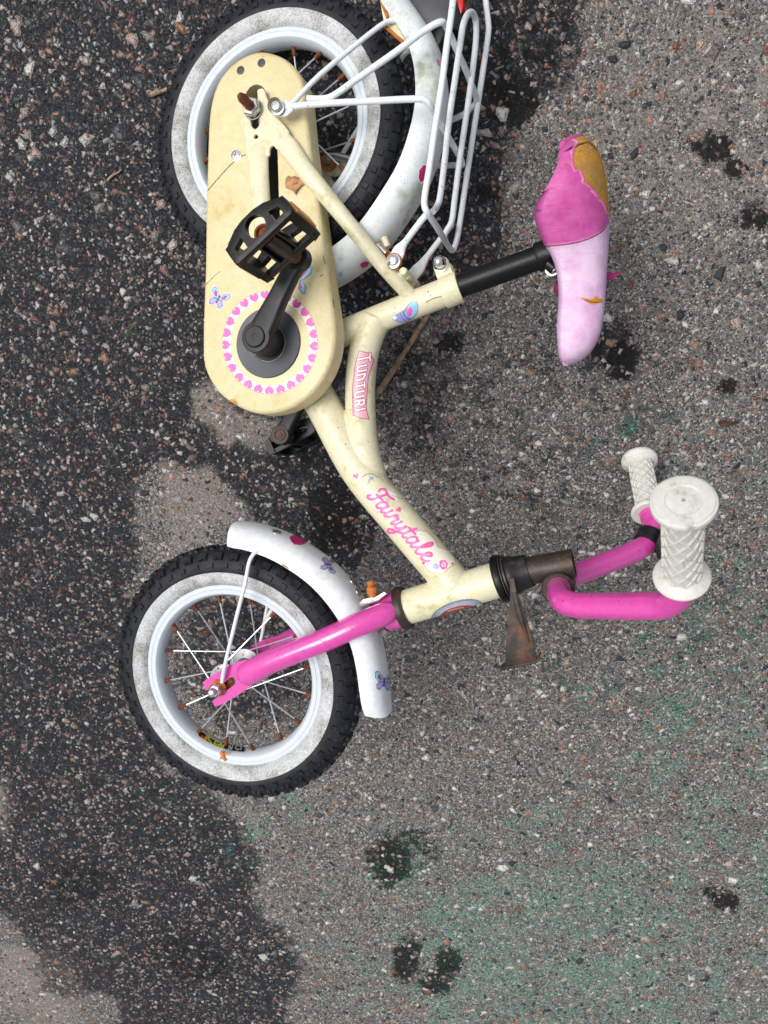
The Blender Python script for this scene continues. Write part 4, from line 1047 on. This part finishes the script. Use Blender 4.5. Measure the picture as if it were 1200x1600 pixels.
# block lettering on the curved tube
SH2 = [poly([(560, 547), (572, 550), (579, 553), (585, 562), (581, 575), (576, 588), (574, 612), (572.5, 637), (577, 656), (563, 654), (551, 649), (550, 607), (554, 573)], srgb(176, 98, 116)),
       poly([(561, 548.5), (571.5, 551.5), (578, 554.5), (583.3, 562.5), (579.5, 574.5), (574.8, 588), (572.8, 612), (571.3, 637), (575.3, 654.6), (563, 652.6), (552.3, 648), (551.4, 607), (555.2, 573)], srgb(226, 170, 184))]
def bl(cy_, cx_, ht, wd, seg):          # letter up = photo right, reading downwards
    return [[(cx_ + (b_ - .5) * ht, cy_ + (a_ - .5) * wd + (b_ - .5) * .0) for a_, b_ in s_] for s_ in seg]
LT = {'T': [[(0, 1), (1, 1)], [(.5, 1), (.5, 0)]], 'U': [[(0, 1), (0, .2), (.25, 0), (.75, 0), (1, .2), (1, 1)]], 'N': [[(0, 0), (0, 1), (.2, 1), (.85, .8), (1, .6), (1, 0)]],
      'R': [[(0, 0), (0, 1), (.8, 1), (1, .75), (.8, .5), (.1, .5)], [(.45, .5), (1, 0)]], 'I': [[(.5, 0), (.5, 1)]]}
yy = 561; word = 'TUNTURI'; cx0 = [568.5, 565.5, 563.5, 562.5, 561.5, 561.5, 562.5]; wd_ = [14, 9.5, 9.5, 9.5, 9.5, 9.5, 3]; ht_ = [19, 14, 14, 14, 14, 14, 15]
y_ = 553
for i, chh in enumerate(word):
    c_y = y_ + wd_[i] / 2; segs = bl(c_y, cx0[i], ht_[i], wd_[i] * .8, LT[chh])
    segs = [[(x + (y - c_y) * .0, y + (x - cx0[i]) * -.22) for x, y in s_] for s_ in segs]
    for hw, col in ((2.6, srgb(186, 84, 114)), (1.35, srgb(246, 232, 234))):
        for s_ in segs:
            for a_, b_ in zip(s_[:-1], s_[1:]): SH2.append(('s', np.array([a_, b_], float), col, hw))
    y_ += wd_[i] + 4.0
decal('lettering', SH2, FB, frame, .42, label='pale pink block lettering on the curved tube')
bf = [poly([(612, 498), (618, 492), (632, 484), (637, 476), (644, 470), (651, 470), (654, 478), (652, 490), (645, 498), (636, 503), (622, 504)], srgb(150, 134, 150)),
      poly([(613, 497), (620, 492), (632, 485), (641, 499), (635, 502), (622, 503), (616, 501)], LIL), poly([(612, 497), (617, 493), (621, 496), (617, 500)], WHT),
      poly([(638, 478), (645, 471), (650, 471), (653, 478), (651, 489), (644, 497), (638, 496), (633, 490)], BLU), poly([(636, 484), (641, 479), (645, 484), (643, 492), (639, 496), (636, 492)], MAGs),
      stroke([(630, 487), (633, 494), (640, 499)], .6, INK), stroke([(625, 490), (630, 498), (635, 502)], .4, INK)]
decal('butterfly_sticker', bf, FB, frame)
decal('scratch', [stroke([(666, 472), (678, 466), (690, 463)], .45, srgb(60, 50, 30))], FB, frame)
for x, y in ((669, 456), (673, 461), (617, 481)): decal('paint_chip', [poly(xf([(-1, 0), (0, -1), (1, 0), (0, 1)], x, y, 0, 1.3), srgb(60, 50, 30))], FB, frame)
for x, y, s_ in ((540, 694, 1.4), (566, 712, 1.0), (590, 800, 1.2), (645, 830, 1.1), (652, 842, 1.6), (600, 838, 1.1), (680, 900, 1.2), (528, 668, 1.3)): decal('paint_chip', [poly(xf([(-1, .2), (-.2, -.8), (1, -.3), (.4, .7)], x, y, x * 7 % 90, s_), srgb(84, 66, 40))], FB, frame)
for x, y, s_ in ((560, 578, 1), (548, 640, 1.2), (580, 600, 1), (575, 690, 1.3), (596, 540, 1.2)): decal('paint_chip', [poly(xf([(-1, .2), (-.2, -.8), (1, -.3), (.4, .7)], x, y, x * 7 % 90, s_), srgb(84, 70, 44))], FB, frame)
for P_ in ([(500, 1000), (506, 1003), (508, 999)], [(470, 1015), (476, 1018)], [(540, 985), (548, 980), (550, 984)]): decal('scratch', [stroke(P_, .5, srgb(120, 30, 84))], BV['fork'], fork)
# head badge: grey ring and red centre, on the front of the head tube
bad = [('p', np.array(xf([(math.cos(t), math.sin(t)) for t in [2 * math.pi * k_ / 40 for k_ in range(40)]], 714, 956, -17, 42, 17)), srgb(120, 126, 138)),
       ('p', np.array(xf([(math.cos(t), math.sin(t)) for t in [2 * math.pi * k_ / 40 for k_ in range(40)]], 714, 957, -17, 40, 15)), srgb(168, 176, 188))]
for k_ in range(70):
    t = 2 * math.pi * k_ / 70; a_, b_ = (math.cos(t), math.sin(t)); bad.append(stroke(xf([(a_ * 39, b_ * 14.5), (a_ * 36, b_ * 12)], 714, 957, -17, 1), .35, srgb(100, 106, 120)))
bad += [('p', np.array(xf([(math.cos(t), math.sin(t)) for t in [2 * math.pi * k_ / 40 for k_ in range(40)]], 715, 959, -15, 30, 11.5)), srgb(170, 52, 46)),
        stroke([(700, 955), (712, 951), (724, 949)], .8, srgb(200, 160, 130))]
decal('head_badge', bad, FB, frame, label='grey and red oval badge on the head tube')

# fender stickers
decal('sticker', halo(heart(464, 845, 20, 12, MAGd), 1.12) + [poly([(452, 839), (461, 835), (470, 837), (477, 843), (479, 849), (470, 852), (460, 851), (455, 846)], MAGd)], BV['ff'], ff)
bf = butterfly(513, 882, 100, 11); decal('butterfly_sticker', bf, BV['ff'], ff)
bf = butterfly(600, 1065, 5, 13); decal('butterfly_sticker', bf, BV['ff'], ff)
decal('rust_stain', [poly([(440, 880), (446, 883), (452, 888), (449, 890), (441, 885)], srgb(170, 110, 50))], BV['ff'], ff)
decal('rust_stain', [poly([(424, 827), (434, 828), (440, 831), (434, 833), (426, 831)], srgb(150, 130, 90))], BV['ff'], ff)
decal('sticker', [poly([(653, 265), (660, 256), (666, 256), (669, 268), (664, 284), (657, 288), (652, 280)], WHT), poly([(655, 266), (661, 258), (665, 258), (667, 268), (663, 281), (657, 285), (654, 278)], MAGd)], BV['rf'], rf)
decal('sticker', [poly([(562, 412), (570, 408), (577, 410), (574, 416), (565, 419)], MAGd)], BV['rf'], rf)
decal('sticker', [poly([(528, 427), (534, 423), (536, 430), (530, 434)], BLU)], BV['rf'], rf)
decal('sticker', [poly([(681, 92), (686, 94), (688, 104), (684, 102)], MAGs)], BV['rf'], rf)
# printed tape inside the front rim
rimm = MB(); vs_, fs = [], []
for i, h in enumerate((.0085, -.0065)):
    for k_ in range(61):
        t = R(50 + 1.5 * k_); vs_.append(PF(.0957, t, h))
for k_ in range(60): fs.append((k_, k_ + 1, 61 + k_ + 1, 61 + k_))
rimm.add(vs_, fs); rb = rimm.bvh()
YE = srgb(222, 214, 40); RD = srgb(206, 60, 34)
d = [stroke([(315, 1150), (325, 1158), (338, 1164), (352, 1168), (366, 1170), (377, 1171)], 5.5, srgb(22, 22, 22)), poly([(314, 1148), (325, 1153), (322, 1160), (314, 1156)], RD),
     stroke([(320, 1157), (324, 1149), (328, 1150), (325, 1154), (330, 1160)], 1.3, YE), stroke([(333, 1166), (337, 1158), (341, 1160)], 1.3, YE), stroke([(335, 1162), (341, 1164)], 1.1, YE), stroke([(341, 1168), (345, 1162), (347, 1168), (351, 1163)], 1.3, YE),
     stroke([(357, 1171), (359, 1165), (361, 1171), (364, 1165)], .9, srgb(190, 190, 190)), stroke([(370, 1172), (368, 1168), (372, 1165), (377, 1167), (376, 1171), (371, 1171)], .8, srgb(190, 190, 190))]
decal('rim_lettering', d, rb, fw_, .5, off=.0003, label='black printed strip with yellow letters inside the rim')
lf = [(343, 1176), (346, 1172), (349, 1177), (354, 1175), (358, 1176), (355, 1179), (350, 1181), (353, 1188), (351, 1190), (347, 1185), (343, 1187), (345, 1182)]

# ------------------------------------------------------------------ leaves and twigs
def leaf_mat(n, c1, c2):
    k = NT(n); nn = k.noise(120, 5, .7).outputs[0]; k.set(k.b.inputs['Base Color'], k.mix(k.step(nn, .4, .65), c1, c2)); k.b.inputs['Roughness'].default_value = .6
    k.set(k.b.inputs['Normal'], k.bump(nn, .001)); return k.m
LM = leaf_mat('dry_leaf', srgb(186, 140, 92), srgb(132, 88, 50)); LO = leaf_mat('orange_leaf', srgb(206, 130, 50), srgb(170, 96, 30)); LR = leaf_mat('red_leaf', srgb(78, 44, 34), srgb(50, 30, 24))
TW = leaf_mat('dry_twig', srgb(158, 130, 104), srgb(104, 80, 60))
G = Plane((0, 0, 0), (0, 0, 1))
def leaf(name, pts, pl, w0, mat, label, curl=.004, cat='leaf'):
    c_ = np.mean(pts, axis=0); m = MB(); n_ = len(pts); rings = 5; vs_ = []
    for r_ in range(rings + 1):
        s_ = r_ / rings
        for i, p in enumerate(pts):
            x, y = c_[0] + (p[0] - c_[0]) * s_, c_[1] + (p[1] - c_[1]) * s_
            vs_.append(pl.at(x, y, w0 + curl * s_ * s_ * (.4 + .6 * math.sin(i * 2.1)) ** 2 + .0006 * math.sin(i * 3 + r_)))
    up_ = vs_; dn_ = [p - pl.n * .0003 for p in vs_]; fs = []
    for r_ in range(rings):
        for i in range(n_):
            j = (i + 1) % n_; fs.append((r_ * n_ + i, r_ * n_ + j, (r_ + 1) * n_ + j, (r_ + 1) * n_ + i))
    N_ = len(up_); m.add(up_ + dn_, fs + [tuple(a_ + N_ for a_ in reversed(f)) for f in fs] + [(rings * n_ + i, rings * n_ + (i + 1) % n_, N_ + rings * n_ + (i + 1) % n_, N_ + rings * n_ + i) for i in range(n_)])
    return tag(link(name, m, mat, None, sharp=60), label, cat)
leaf('dry_leaf', [(445, 285), (447, 278), (450, 274), (456, 276), (462, 275), (470, 279), (480, 280), (483, 284), (476, 288), (470, 291), (463, 297), (462, 305), (458, 299), (453, 295), (446, 293)], B, WC + .0012, LM, 'brown curled leaf fragment lying on the yellow chain case')
leaf('orange_leaf', lf, S, .0142, LO, 'tiny orange leaf scrap stuck to the white rim of the front wheel', .001)
leaf('red_leaf', [(1121, 662), (1126, 657), (1133, 656), (1142, 659), (1153, 658), (1156, 661), (1147, 664), (1138, 666), (1128, 667)], G, .002, LR, 'small dark reddish brown leaf flat on the asphalt right of the saddle nose')
def twig(name, l, r0, label, cat='twig'):
    m = MB(); pts = [G.at(x, y, w_) for x, y, w_ in l]; n_ = len(pts)
    tube(m, pts, [r0 * (1 - .3 * i / (n_ - 1)) * (1 + .18 * math.sin(i * 2.7)) for i in range(n_)], 10, 4); return tag(link(name, m, TW), label, cat)
twig('dry_stalk', [(592, 613, .004), (612, 582, .0045), (632, 551, .005), (652, 519, .005), (671, 489, .005)], .0042, 'straight brown dry stalk lying on asphalt beside the curved frame tube')
twig('short_twig', [(236, 148, .002), (244, 145, .003), (252, 143, .0025), (262, 139, .003)], .0030, 'short dark twig touching the asphalt left of the rear tyre')
twig('broken_twig', [(168, 282, .002), (176, 274, .003), (184, 270, .002), (190, 264, .002)], .0016, 'thin broken twig on dark asphalt farther left of the rear tyre')

# ------------------------------------------------------------------ ground
def gridc(lo, hi, st_, far_):
    c_ = list(np.arange(lo, hi + 1e-6, st_)); e = [.05, .12, .3, .7, 1.5, 3.5, 8, far_]
    return np.array([lo - x for x in reversed(e)] + c_ + [hi + x for x in e])
gx = gridc(-.78, .88, .0045, 30); gy = gridc(-1.15, .65, .0045, 30)
GX, GY = np.meshgrid(gx, gy); nxg, nyg = len(gx), len(gy)
Pw = np.stack([GX.ravel(), GY.ravel(), np.zeros(GX.size)], 1)
rwm = np.array(RW); camp = np.array(CAM); q = (Pw - camp) @ rwm
zz = np.maximum(q[:, 2], .05); PX = q[:, 0] / zz * F + 600; PY = q[:, 1] / zz * F + 800
PX = PX.reshape(GX.shape); PY = PY.reshape(GX.shape)
def blob(x, y, rx_, ry_, ang=0, soft=.5):
    c_, s_ = math.cos(R(ang)), math.sin(R(ang)); dx, dy = PX - x, PY - y
    u = (dx * c_ + dy * s_) / rx_; v_ = (-dx * s_ + dy * c_) / ry_
    return np.clip((1 - np.hypot(u, v_)) / soft + .5, 0, 1)
def pmask(P_, soft):
    ins = np.zeros(PX.shape, bool); d = np.full(PX.shape, 1e9); j = len(P_) - 1
    for i in range(len(P_)):
        a_, b_ = P_[i], P_[j]
        ins ^= ((a_[1] > PY) != (b_[1] > PY)) & (PX < (b_[0] - a_[0]) * (PY - a_[1]) / (b_[1] - a_[1] + 1e-9) + a_[0])
        L2 = (b_[0] - a_[0]) ** 2 + (b_[1] - a_[1]) ** 2 + 1e-9; t = np.clip(((PX - a_[0]) * (b_[0] - a_[0]) + (PY - a_[1]) * (b_[1] - a_[1])) / L2, 0, 1)
        d = np.minimum(d, np.hypot(PX - a_[0] - t * (b_[0] - a_[0]), PY - a_[1] - t * (b_[1] - a_[1]))); j = i
    return np.clip(.5 + np.where(ins, d, -d) / soft, 0, 1)
BIG = 4000
wet = pmask([(-BIG, -BIG), (900, -BIG), (905, 60), (880, 130), (800, 190), (770, 330), (740, 400), (690, 430), (600, 470), (560, 560), (480, 690), (555, 760), (565, 870), (520, 900), (420, 830), (380, 790), (330, 740), (250, 720), (200, 760), (210, 860), (190, 1000), (200, 1130), (260, 1210), (320, 1238), (372, 1290), (402, 1350), (390, 1400), (400, 1440), (442, 1460), (466, 1510), (445, 1570), (440, 2000), (440, BIG), (160, BIG), (160, 1590), (140, 1562), (80, 1548), (60, 1500), (28, 1440), (-30, 1410), (-BIG, 1400)], 60)
wet = np.maximum(wet, blob(380, 1010, 120, 150, 0, .8) * .55)  # darker ground inside the front wheel
pal1 = pmask([(296, 606), (330, 588), (372, 640), (440, 655), (450, 690), (410, 712), (372, 690), (352, 704), (325, 668), (300, 655)], 34)
pal2 = pmask([(250, 724), (290, 738), (322, 730), (356, 768), (384, 800), (372, 822), (325, 828), (318, 852), (258, 868), (268, 828), (236, 800), (262, 770)], 34)
wet = wet * (1 - .95 * pal1) * (1 - .95 * pal2) * (1 - .6 * blob(0, 1262, 18, 50, 0, .8)) * (1 - .8 * blob(160, 1575, 35, 28, 0, .8))
wet = np.maximum(wet, 1.0 * blob(505, 790, 88, 105, -20, .6)); wet = np.maximum(wet, .9 * blob(700, 360, 90, 90, 0, .7))
wet = np.maximum(wet, .55 * blob(950, 540, 55, 65, -30, .8)); wet = np.maximum(wet, .4 * blob(700, 540, 50, 40, 0, .8))
wet = np.maximum(wet, .42 * blob(640, 620, 110, 150, 0, .9)); wet = np.maximum(wet, .34 * blob(860, 660, 260, 230, 0, .9)); wet = np.maximum(wet, .3 * blob(1000, 1000, 300, 180, 0, .9))  # broad, weaker darkening of the ground under frame, saddle and bars
tar = np.zeros(PX.shape)
for a_ in ((1118, 232, 34, 24, 10), (1178, 338, 24, 24, 0), (1150, 262, 22, 14, 0), (1130, 1405, 28, 16, 30), (700, 540, 22, 16, 0), (1135, 606, 16, 12, 0), (975, 560, 30, 34, 0), (925, 540, 30, 20, 20), (830, 60, 70, 60, 0), (800, 150, 40, 50, 0), (760, 305, 22, 16, 0),
           (640, 1325, 50, 34, 10), (610, 1345, 34, 40, 0), (635, 1500, 22, 34, 10), (700, 1505, 22, 26, 0), (680, 1535, 26, 22, 0), (1010, 1090, 0.1, .1, 0), (120, 1380, 60, 40, 0), (300, 1500, 70, 40, 20), (520, 800, 40, 60, 0), (480, 720, 60, 30, 0)):
    tar = np.maximum(tar, (.9 if a_[2] < 45 else .5) * blob(*a_, .8))
pale = np.maximum(np.maximum(pal1, pal2), np.maximum(blob(60, 1540, 80, 60, 30, .8), .8 * blob(0, 1262, 22, 55, 0, .8)))
pale = np.maximum(pale, .55 * blob(1080, 180, 260, 300, 0, 1.2)); pale = np.maximum(pale, .45 * blob(360, 1255, 90, 40, 20, .9))
grn = .8 * blob(880, 1500, 350, 230, 0, 1.0); grn = np.maximum(grn, .55 * blob(1150, 1250, 260, 420, 0, .9)); grn = np.maximum(grn, 1.0 * blob(700, 1450, 60, 70, 0, .9)); grn = np.maximum(grn, .85 * blob(620, 1345, 55, 60, 0, .7))
grn = np.maximum(grn, .34 * blob(1060, 700, 190, 80, 10, .9)); grn = np.maximum(grn, .45 * blob(430, 1290, 90, 90, 0, .9)); grn = np.maximum(grn, .35 * blob(470, 800, 30, 50, 0, .9)); grn = np.maximum(grn, .6 * blob(1150, 1560, 200, 160, 0, .9))
big = np.clip((760 - PY) / 500, 0, 1) * np.clip((420 - PX) / 250, 0, 1)
big = np.maximum(big, .35 * np.clip((700 - PY) / 700, 0, 1))
me = bpy.data.meshes.new('asphalt_ground')
ids = np.arange(nxg * nyg).reshape(nyg, nxg)
fc = np.stack([ids[:-1, :-1].ravel(), ids[:-1, 1:].ravel(), ids[1:, 1:].ravel(), ids[1:, :-1].ravel()], 1)
me.vertices.add(len(Pw)); me.vertices.foreach_set('co', Pw.ravel()); me.loops.add(fc.size); me.loops.foreach_set('vertex_index', fc.ravel())
me.polygons.add(len(fc)); me.polygons.foreach_set('loop_start', np.arange(0, fc.size, 4)); me.polygons.foreach_set('loop_total', np.full(len(fc), 4)); me.update(calc_edges=True); me.validate()
for nm, arr in (('wet', wet), ('tar', tar), ('grn', grn), ('big', big), ('pale', pale)):
    at_ = me.attributes.new(nm, 'FLOAT', 'POINT'); at_.data.foreach_set('value', arr.ravel().astype(np.float32))
ground = bpy.data.objects.new('asphalt_ground', me); C.objects.link(ground)
tag(ground, 'old asphalt with pink and white stones, dark damp patches and worn green paint', 'ground', 'structure')
def ground_mat():
    k = NT('old_asphalt')
    def warp(sc, amp):
        wp = k.noise(sc, 3, .6); off = k.new('ShaderNodeVectorMath', operation='SCALE'); sb = k.new('ShaderNodeVectorMath', operation='SUBTRACT')
        k.l.new(wp.outputs['Color'], sb.inputs[0]); sb.inputs[1].default_value = (.5, .5, .5); k.l.new(sb.outputs[0], off.inputs[0]); off.inputs['Scale'].default_value = amp
        ad = k.new('ShaderNodeVectorMath', operation='ADD'); k.l.new(k.co, ad.inputs[0]); k.l.new(off.outputs[0], ad.inputs[1]); return ad.outputs[0]
    wc = warp(160, .0035)
    edge = k.math('SUBTRACT', k.noise(26, 8, .74).outputs[0], .5); fin = k.math('SUBTRACT', k.noise(240, 4, .75).outputs[0], .5)
    mid = k.math('SUBTRACT', k.noise(60, 6, .75).outputs[0], .5)
    wet_ = k.step(k.math('ADD', k.math('ADD', k.attr('wet').outputs['Fac'], k.math('ADD', k.math('MULTIPLY', edge, 1.3), k.math('MULTIPLY', mid, .8))), k.math('MULTIPLY', fin, .8)), .32, .52)
    ta = k.attr('tar').outputs['Fac']
    tar_ = k.math('MULTIPLY', k.step(k.math('ADD', ta, k.math('ADD', k.math('MULTIPLY', mid, 3.4), k.math('MULTIPLY', fin, 1.2))), .44, .54), k.step(ta, .04, .2))
    grn_ = k.attr('grn').outputs['Fac']; big_ = k.attr('big').outputs['Fac']
    fine = k.noise(700, 4, .8).outputs[0]; med = k.noise(240, 5, .75).outputs[0]; low = k.noise(6, 5, .65).outputs[0]
    ft = k.step(fine, .38, .62)
    pale_ = k.step(k.math('ADD', k.attr('pale').outputs['Fac'], k.math('ADD', k.math('MULTIPLY', edge, 2.2), k.math('MULTIPLY', fin, 1.2))), .3, .8)
    dry = k.mix(ft, srgb(48, 48, 48), srgb(148, 146, 142))
    dry = k.mix(pale_, dry, k.mix(ft, srgb(92, 86, 82), srgb(168, 158, 150)))
    dry = k.mix(k.math('MULTIPLY', k.step(low, .38, .62), .4), dry, srgb(94, 90, 85))
    wetc = k.mix(ft, srgb(14, 17, 21), srgb(43, 47, 54))
    col = k.mix(wet_, dry, wetc); h = k.math('MULTIPLY', fine, .3)
    palf = [(0, srgb(40, 42, 44)), (.12, srgb(66, 66, 66)), (.25, srgb(104, 100, 96)), (.38, srgb(52, 56, 62)), (.48, srgb(148, 145, 140)), (.60, srgb(188, 185, 180)), (.72, srgb(112, 100, 94)), (.80, srgb(220, 218, 214)), (.92, srgb(156, 138, 126)), (.975, srgb(144, 96, 76))]
    pal = [(0, srgb(110, 106, 102)), (.12, srgb(84, 86, 88)), (.22, srgb(56, 62, 70)), (.34, srgb(160, 152, 144)), (.46, srgb(190, 166, 152)), (.58, srgb(206, 198, 188)), (.68, srgb(160, 128, 114)), (.77, srgb(222, 218, 212)), (.86, srgb(172, 130, 112)), (.93, srgb(136, 90, 74)), (.985, srgb(176, 130, 92))]
    cells = []
    def layer(col, h, scale, dens, e0, e1, stren, offv, dmod=None, hgt=1.0, pl_=pal, wd=.10):
        mp = k.new('ShaderNodeMapping'); k.set(mp.inputs['Vector'], wc); mp.inputs['Location'].default_value = offv; mp.inputs['Rotation'].default_value = (0, 0, offv[0])
        va = k.new('ShaderNodeTexVoronoi', voronoi_dimensions='2D'); vb = k.new('ShaderNodeTexVoronoi', voronoi_dimensions='2D', feature='DISTANCE_TO_EDGE')
        for v_ in (va, vb): k.l.new(mp.outputs[0], v_.inputs['Vector']); v_.inputs['Scale'].default_value = scale
        sp = k.new('ShaderNodeSeparateColor'); k.l.new(va.outputs['Color'], sp.inputs[0]); cells.append(sp)
        d_ = dens if dmod is None else k.math('MULTIPLY', dens, dmod)
        on = k.math('LESS_THAN', sp.outputs[0], d_)
        e_ = k.math('ADD', e0, k.math('MULTIPLY', sp.outputs[1], e1))
        mk = k.math('MULTIPLY', k.step(vb.outputs['Distance'], e_, k.math('ADD', e_, .06)), on)
        sc_ = k.ramp(sp.outputs[2], pl_, 'CONSTANT')
        sc_ = k.mix(k.step(k.noise(scale * 6, 4, .8).outputs[0], .34, .62), k.mix(.45, sc_, (.02, .02, .02), 'MIX'), sc_)
        if scale > 250: sc_ = k.mix(k.math('MULTIPLY', wet_, .80), sc_, srgb(17, 17, 19)); sc_ = k.mix(k.math('MULTIPLY', pale_, .55), sc_, srgb(160, 148, 140))
        sc_ = k.mix(k.math('MULTIPLY', wet_, .24), sc_, srgb(50, 54, 62))
        dome = k.step(vb.outputs['Distance'], e_, k.math('ADD', e_, .22))
        return k.mix(k.math('MULTIPLY', mk, stren), col, sc_), k.math('MAXIMUM', h, k.math('MULTIPLY', k.math('MULTIPLY', dome, on), k.math('MULTIPLY', hgt, k.math('ADD', .5, k.math('MULTIPLY', sp.outputs[1], .5)))))
    col, h = layer(col, h, 560, .62, .02, .14, .92, (.3, .1, 0), hgt=.35, pl_=palf)
    gsel = cells[0].outputs[1]
    col, h = layer(col, h, 330, .42, .03, .20, .95, (1.7, .4, 0), hgt=.55, pl_=palf)
    col, h = layer(col, h, 235, .24, .05, .22, .96, (8.9, 2.9, 0), wet_, hgt=.7)
    col, h = layer(col, h, 190, .24, .05, .24, .96, (2.9, .9, 0), hgt=.8)
    # green paint worn off all but some grains
    gm = k.math('MULTIPLY', k.step(k.math('ADD', grn_, k.math('ADD', k.math('ADD', k.math('MULTIPLY', edge, 1.8), k.math('MULTIPLY', k.math('SUBTRACT', k.noise(13, 4, .6).outputs[0], .5), 1.8)), k.math('MULTIPLY', mid, 1.9))), .34, 1.1), k.step(k.math('ADD', gsel, k.math('MULTIPLY', fin, 1.2)), .36, .56))
    col = k.mix(k.math('MULTIPLY', gm, .58), col, k.mix(ft, srgb(40, 100, 84), srgb(118, 196, 172)))
    tc = k.mix(k.math('MULTIPLY', k.step(grn_, .55, .95), k.step(mid, -.02, .12)), srgb(15, 15, 15), srgb(8, 64, 46))
    tt = k.math('MULTIPLY', tar_, k.step(k.math('SUBTRACT', 1.04, k.math('MULTIPLY', h, .6)), .5, .75))
    dust = k.math('MULTIPLY', k.math('MULTIPLY', k.math('SUBTRACT', 1, wet_), k.step(med, .44, .60)), k.step(k.math('ADD', mid, .5), .3, .7))
    col = k.mix(k.math('MULTIPLY', dust, .30), col, srgb(126, 125, 121))
    col = k.mix(k.math('MULTIPLY', tt, .93), col, tc)
    col, h = layer(col, h, 128, .26, .06, .26, .97, (4.1, .2, 0), hgt=1.0)
    col, h = layer(col, h, 72, .09, .12, .26, .97, (7.1, 3.2, 0), hgt=1.1)
    col, h = layer(col, h, 62, .40, .12, .28, .97, (5.3, .7, 0), big_, hgt=1.2)
    k.set(k.b.inputs['Base Color'], col); k.b.inputs['Specular IOR Level'].default_value = .2
    rg = k.math('SUBTRACT', .85, k.math('MULTIPLY', wet_, .42)); rg = k.math('SUBTRACT', rg, k.math('MULTIPLY', tt, .12)); k.set(k.b.inputs['Roughness'], rg)
    pit = k.math('MULTIPLY', k.step(med, .30, .44), .6); hh = k.math('ADD', h, pit)
    k.set(k.b.inputs['Normal'], k.bump(hh, .0042, 1.0)); return k.m
me.materials.append(ground_mat())

# loose grit lying on the asphalt
def grit():
    N = 7000; t = (1 + 5 ** .5) / 2
    ico = np.array([(-1, t, 0), (1, t, 0), (-1, -t, 0), (1, -t, 0), (0, -1, t), (0, 1, t), (0, -1, -t), (0, 1, -t), (t, 0, -1), (t, 0, 1), (-t, 0, -1), (-t, 0, 1)]) / 1.9
    fi = np.array([(0, 11, 5), (0, 5, 1), (0, 1, 7), (0, 7, 10), (0, 10, 11), (1, 5, 9), (5, 11, 4), (11, 10, 2), (10, 7, 6), (7, 1, 8), (3, 9, 4), (3, 4, 2), (3, 2, 6), (3, 6, 8), (3, 8, 9), (4, 9, 5), (2, 4, 11), (6, 2, 10), (8, 6, 7), (9, 8, 1)])
    pos = np.stack([rng.uniform(-.74, .84, N), rng.uniform(-1.1, .6, N)], 1); sz = .0009 + .0024 * rng.random(N) ** 3.5
    vs_ = []; cols = []
    pal = np.array([srgb(168, 160, 154), srgb(196, 190, 182), srgb(160, 124, 112), srgb(92, 90, 92), srgb(60, 62, 68), srgb(150, 104, 88), srgb(128, 120, 114), srgb(178, 146, 132)])
    for i in range(N):
        s_ = sz[i] * rng.uniform(.65, 1.25, 3); s_[2] *= .75; a_ = rng.uniform(0, 6.28); v_ = ico * (1 + rng.uniform(-.25, .25, (12, 1))) * s_
        c_, sn = math.cos(a_), math.sin(a_); v_ = v_ @ np.array([(c_, sn, 0), (-sn, c_, 0), (0, 0, 1)]); v_[:, :2] += pos[i]; v_[:, 2] += s_[2] * .15
        vs_.append(v_); cols.append(np.tile(np.append(pal[rng.integers(len(pal))] * rng.uniform(.7, 1.05), 1), (20 * 3, 1)))
    vs_ = np.concatenate(vs_); fs = (fi[None] + (np.arange(N) * 12)[:, None, None]).reshape(-1, 3)
    me = bpy.data.meshes.new('loose_grit'); me.from_pydata(vs_.tolist(), [], fs.tolist())
    ca = me.color_attributes.new('col', 'FLOAT_COLOR', 'CORNER'); ca.data.foreach_set('color', np.concatenate(cols).ravel())
    k = NT('grit_stone'); a_ = k.attr('col'); k.set(k.b.inputs['Base Color'], k.mix(k.step(k.noise(900, 3).outputs[0], .35, .7), k.mix(.4, a_.outputs['Color'], (.03, .03, .03)), a_.outputs['Color'])); k.b.inputs['Roughness'].default_value = .6
    me.materials.append(k.m); o = bpy.data.objects.new('loose_grit', me); C.objects.link(o)
    tag(o, 'fine loose stone grit scattered over the asphalt', 'grit', 'stuff')
grit()
for o in bpy.data.objects:
    if 'wo' in o: del o['wo']
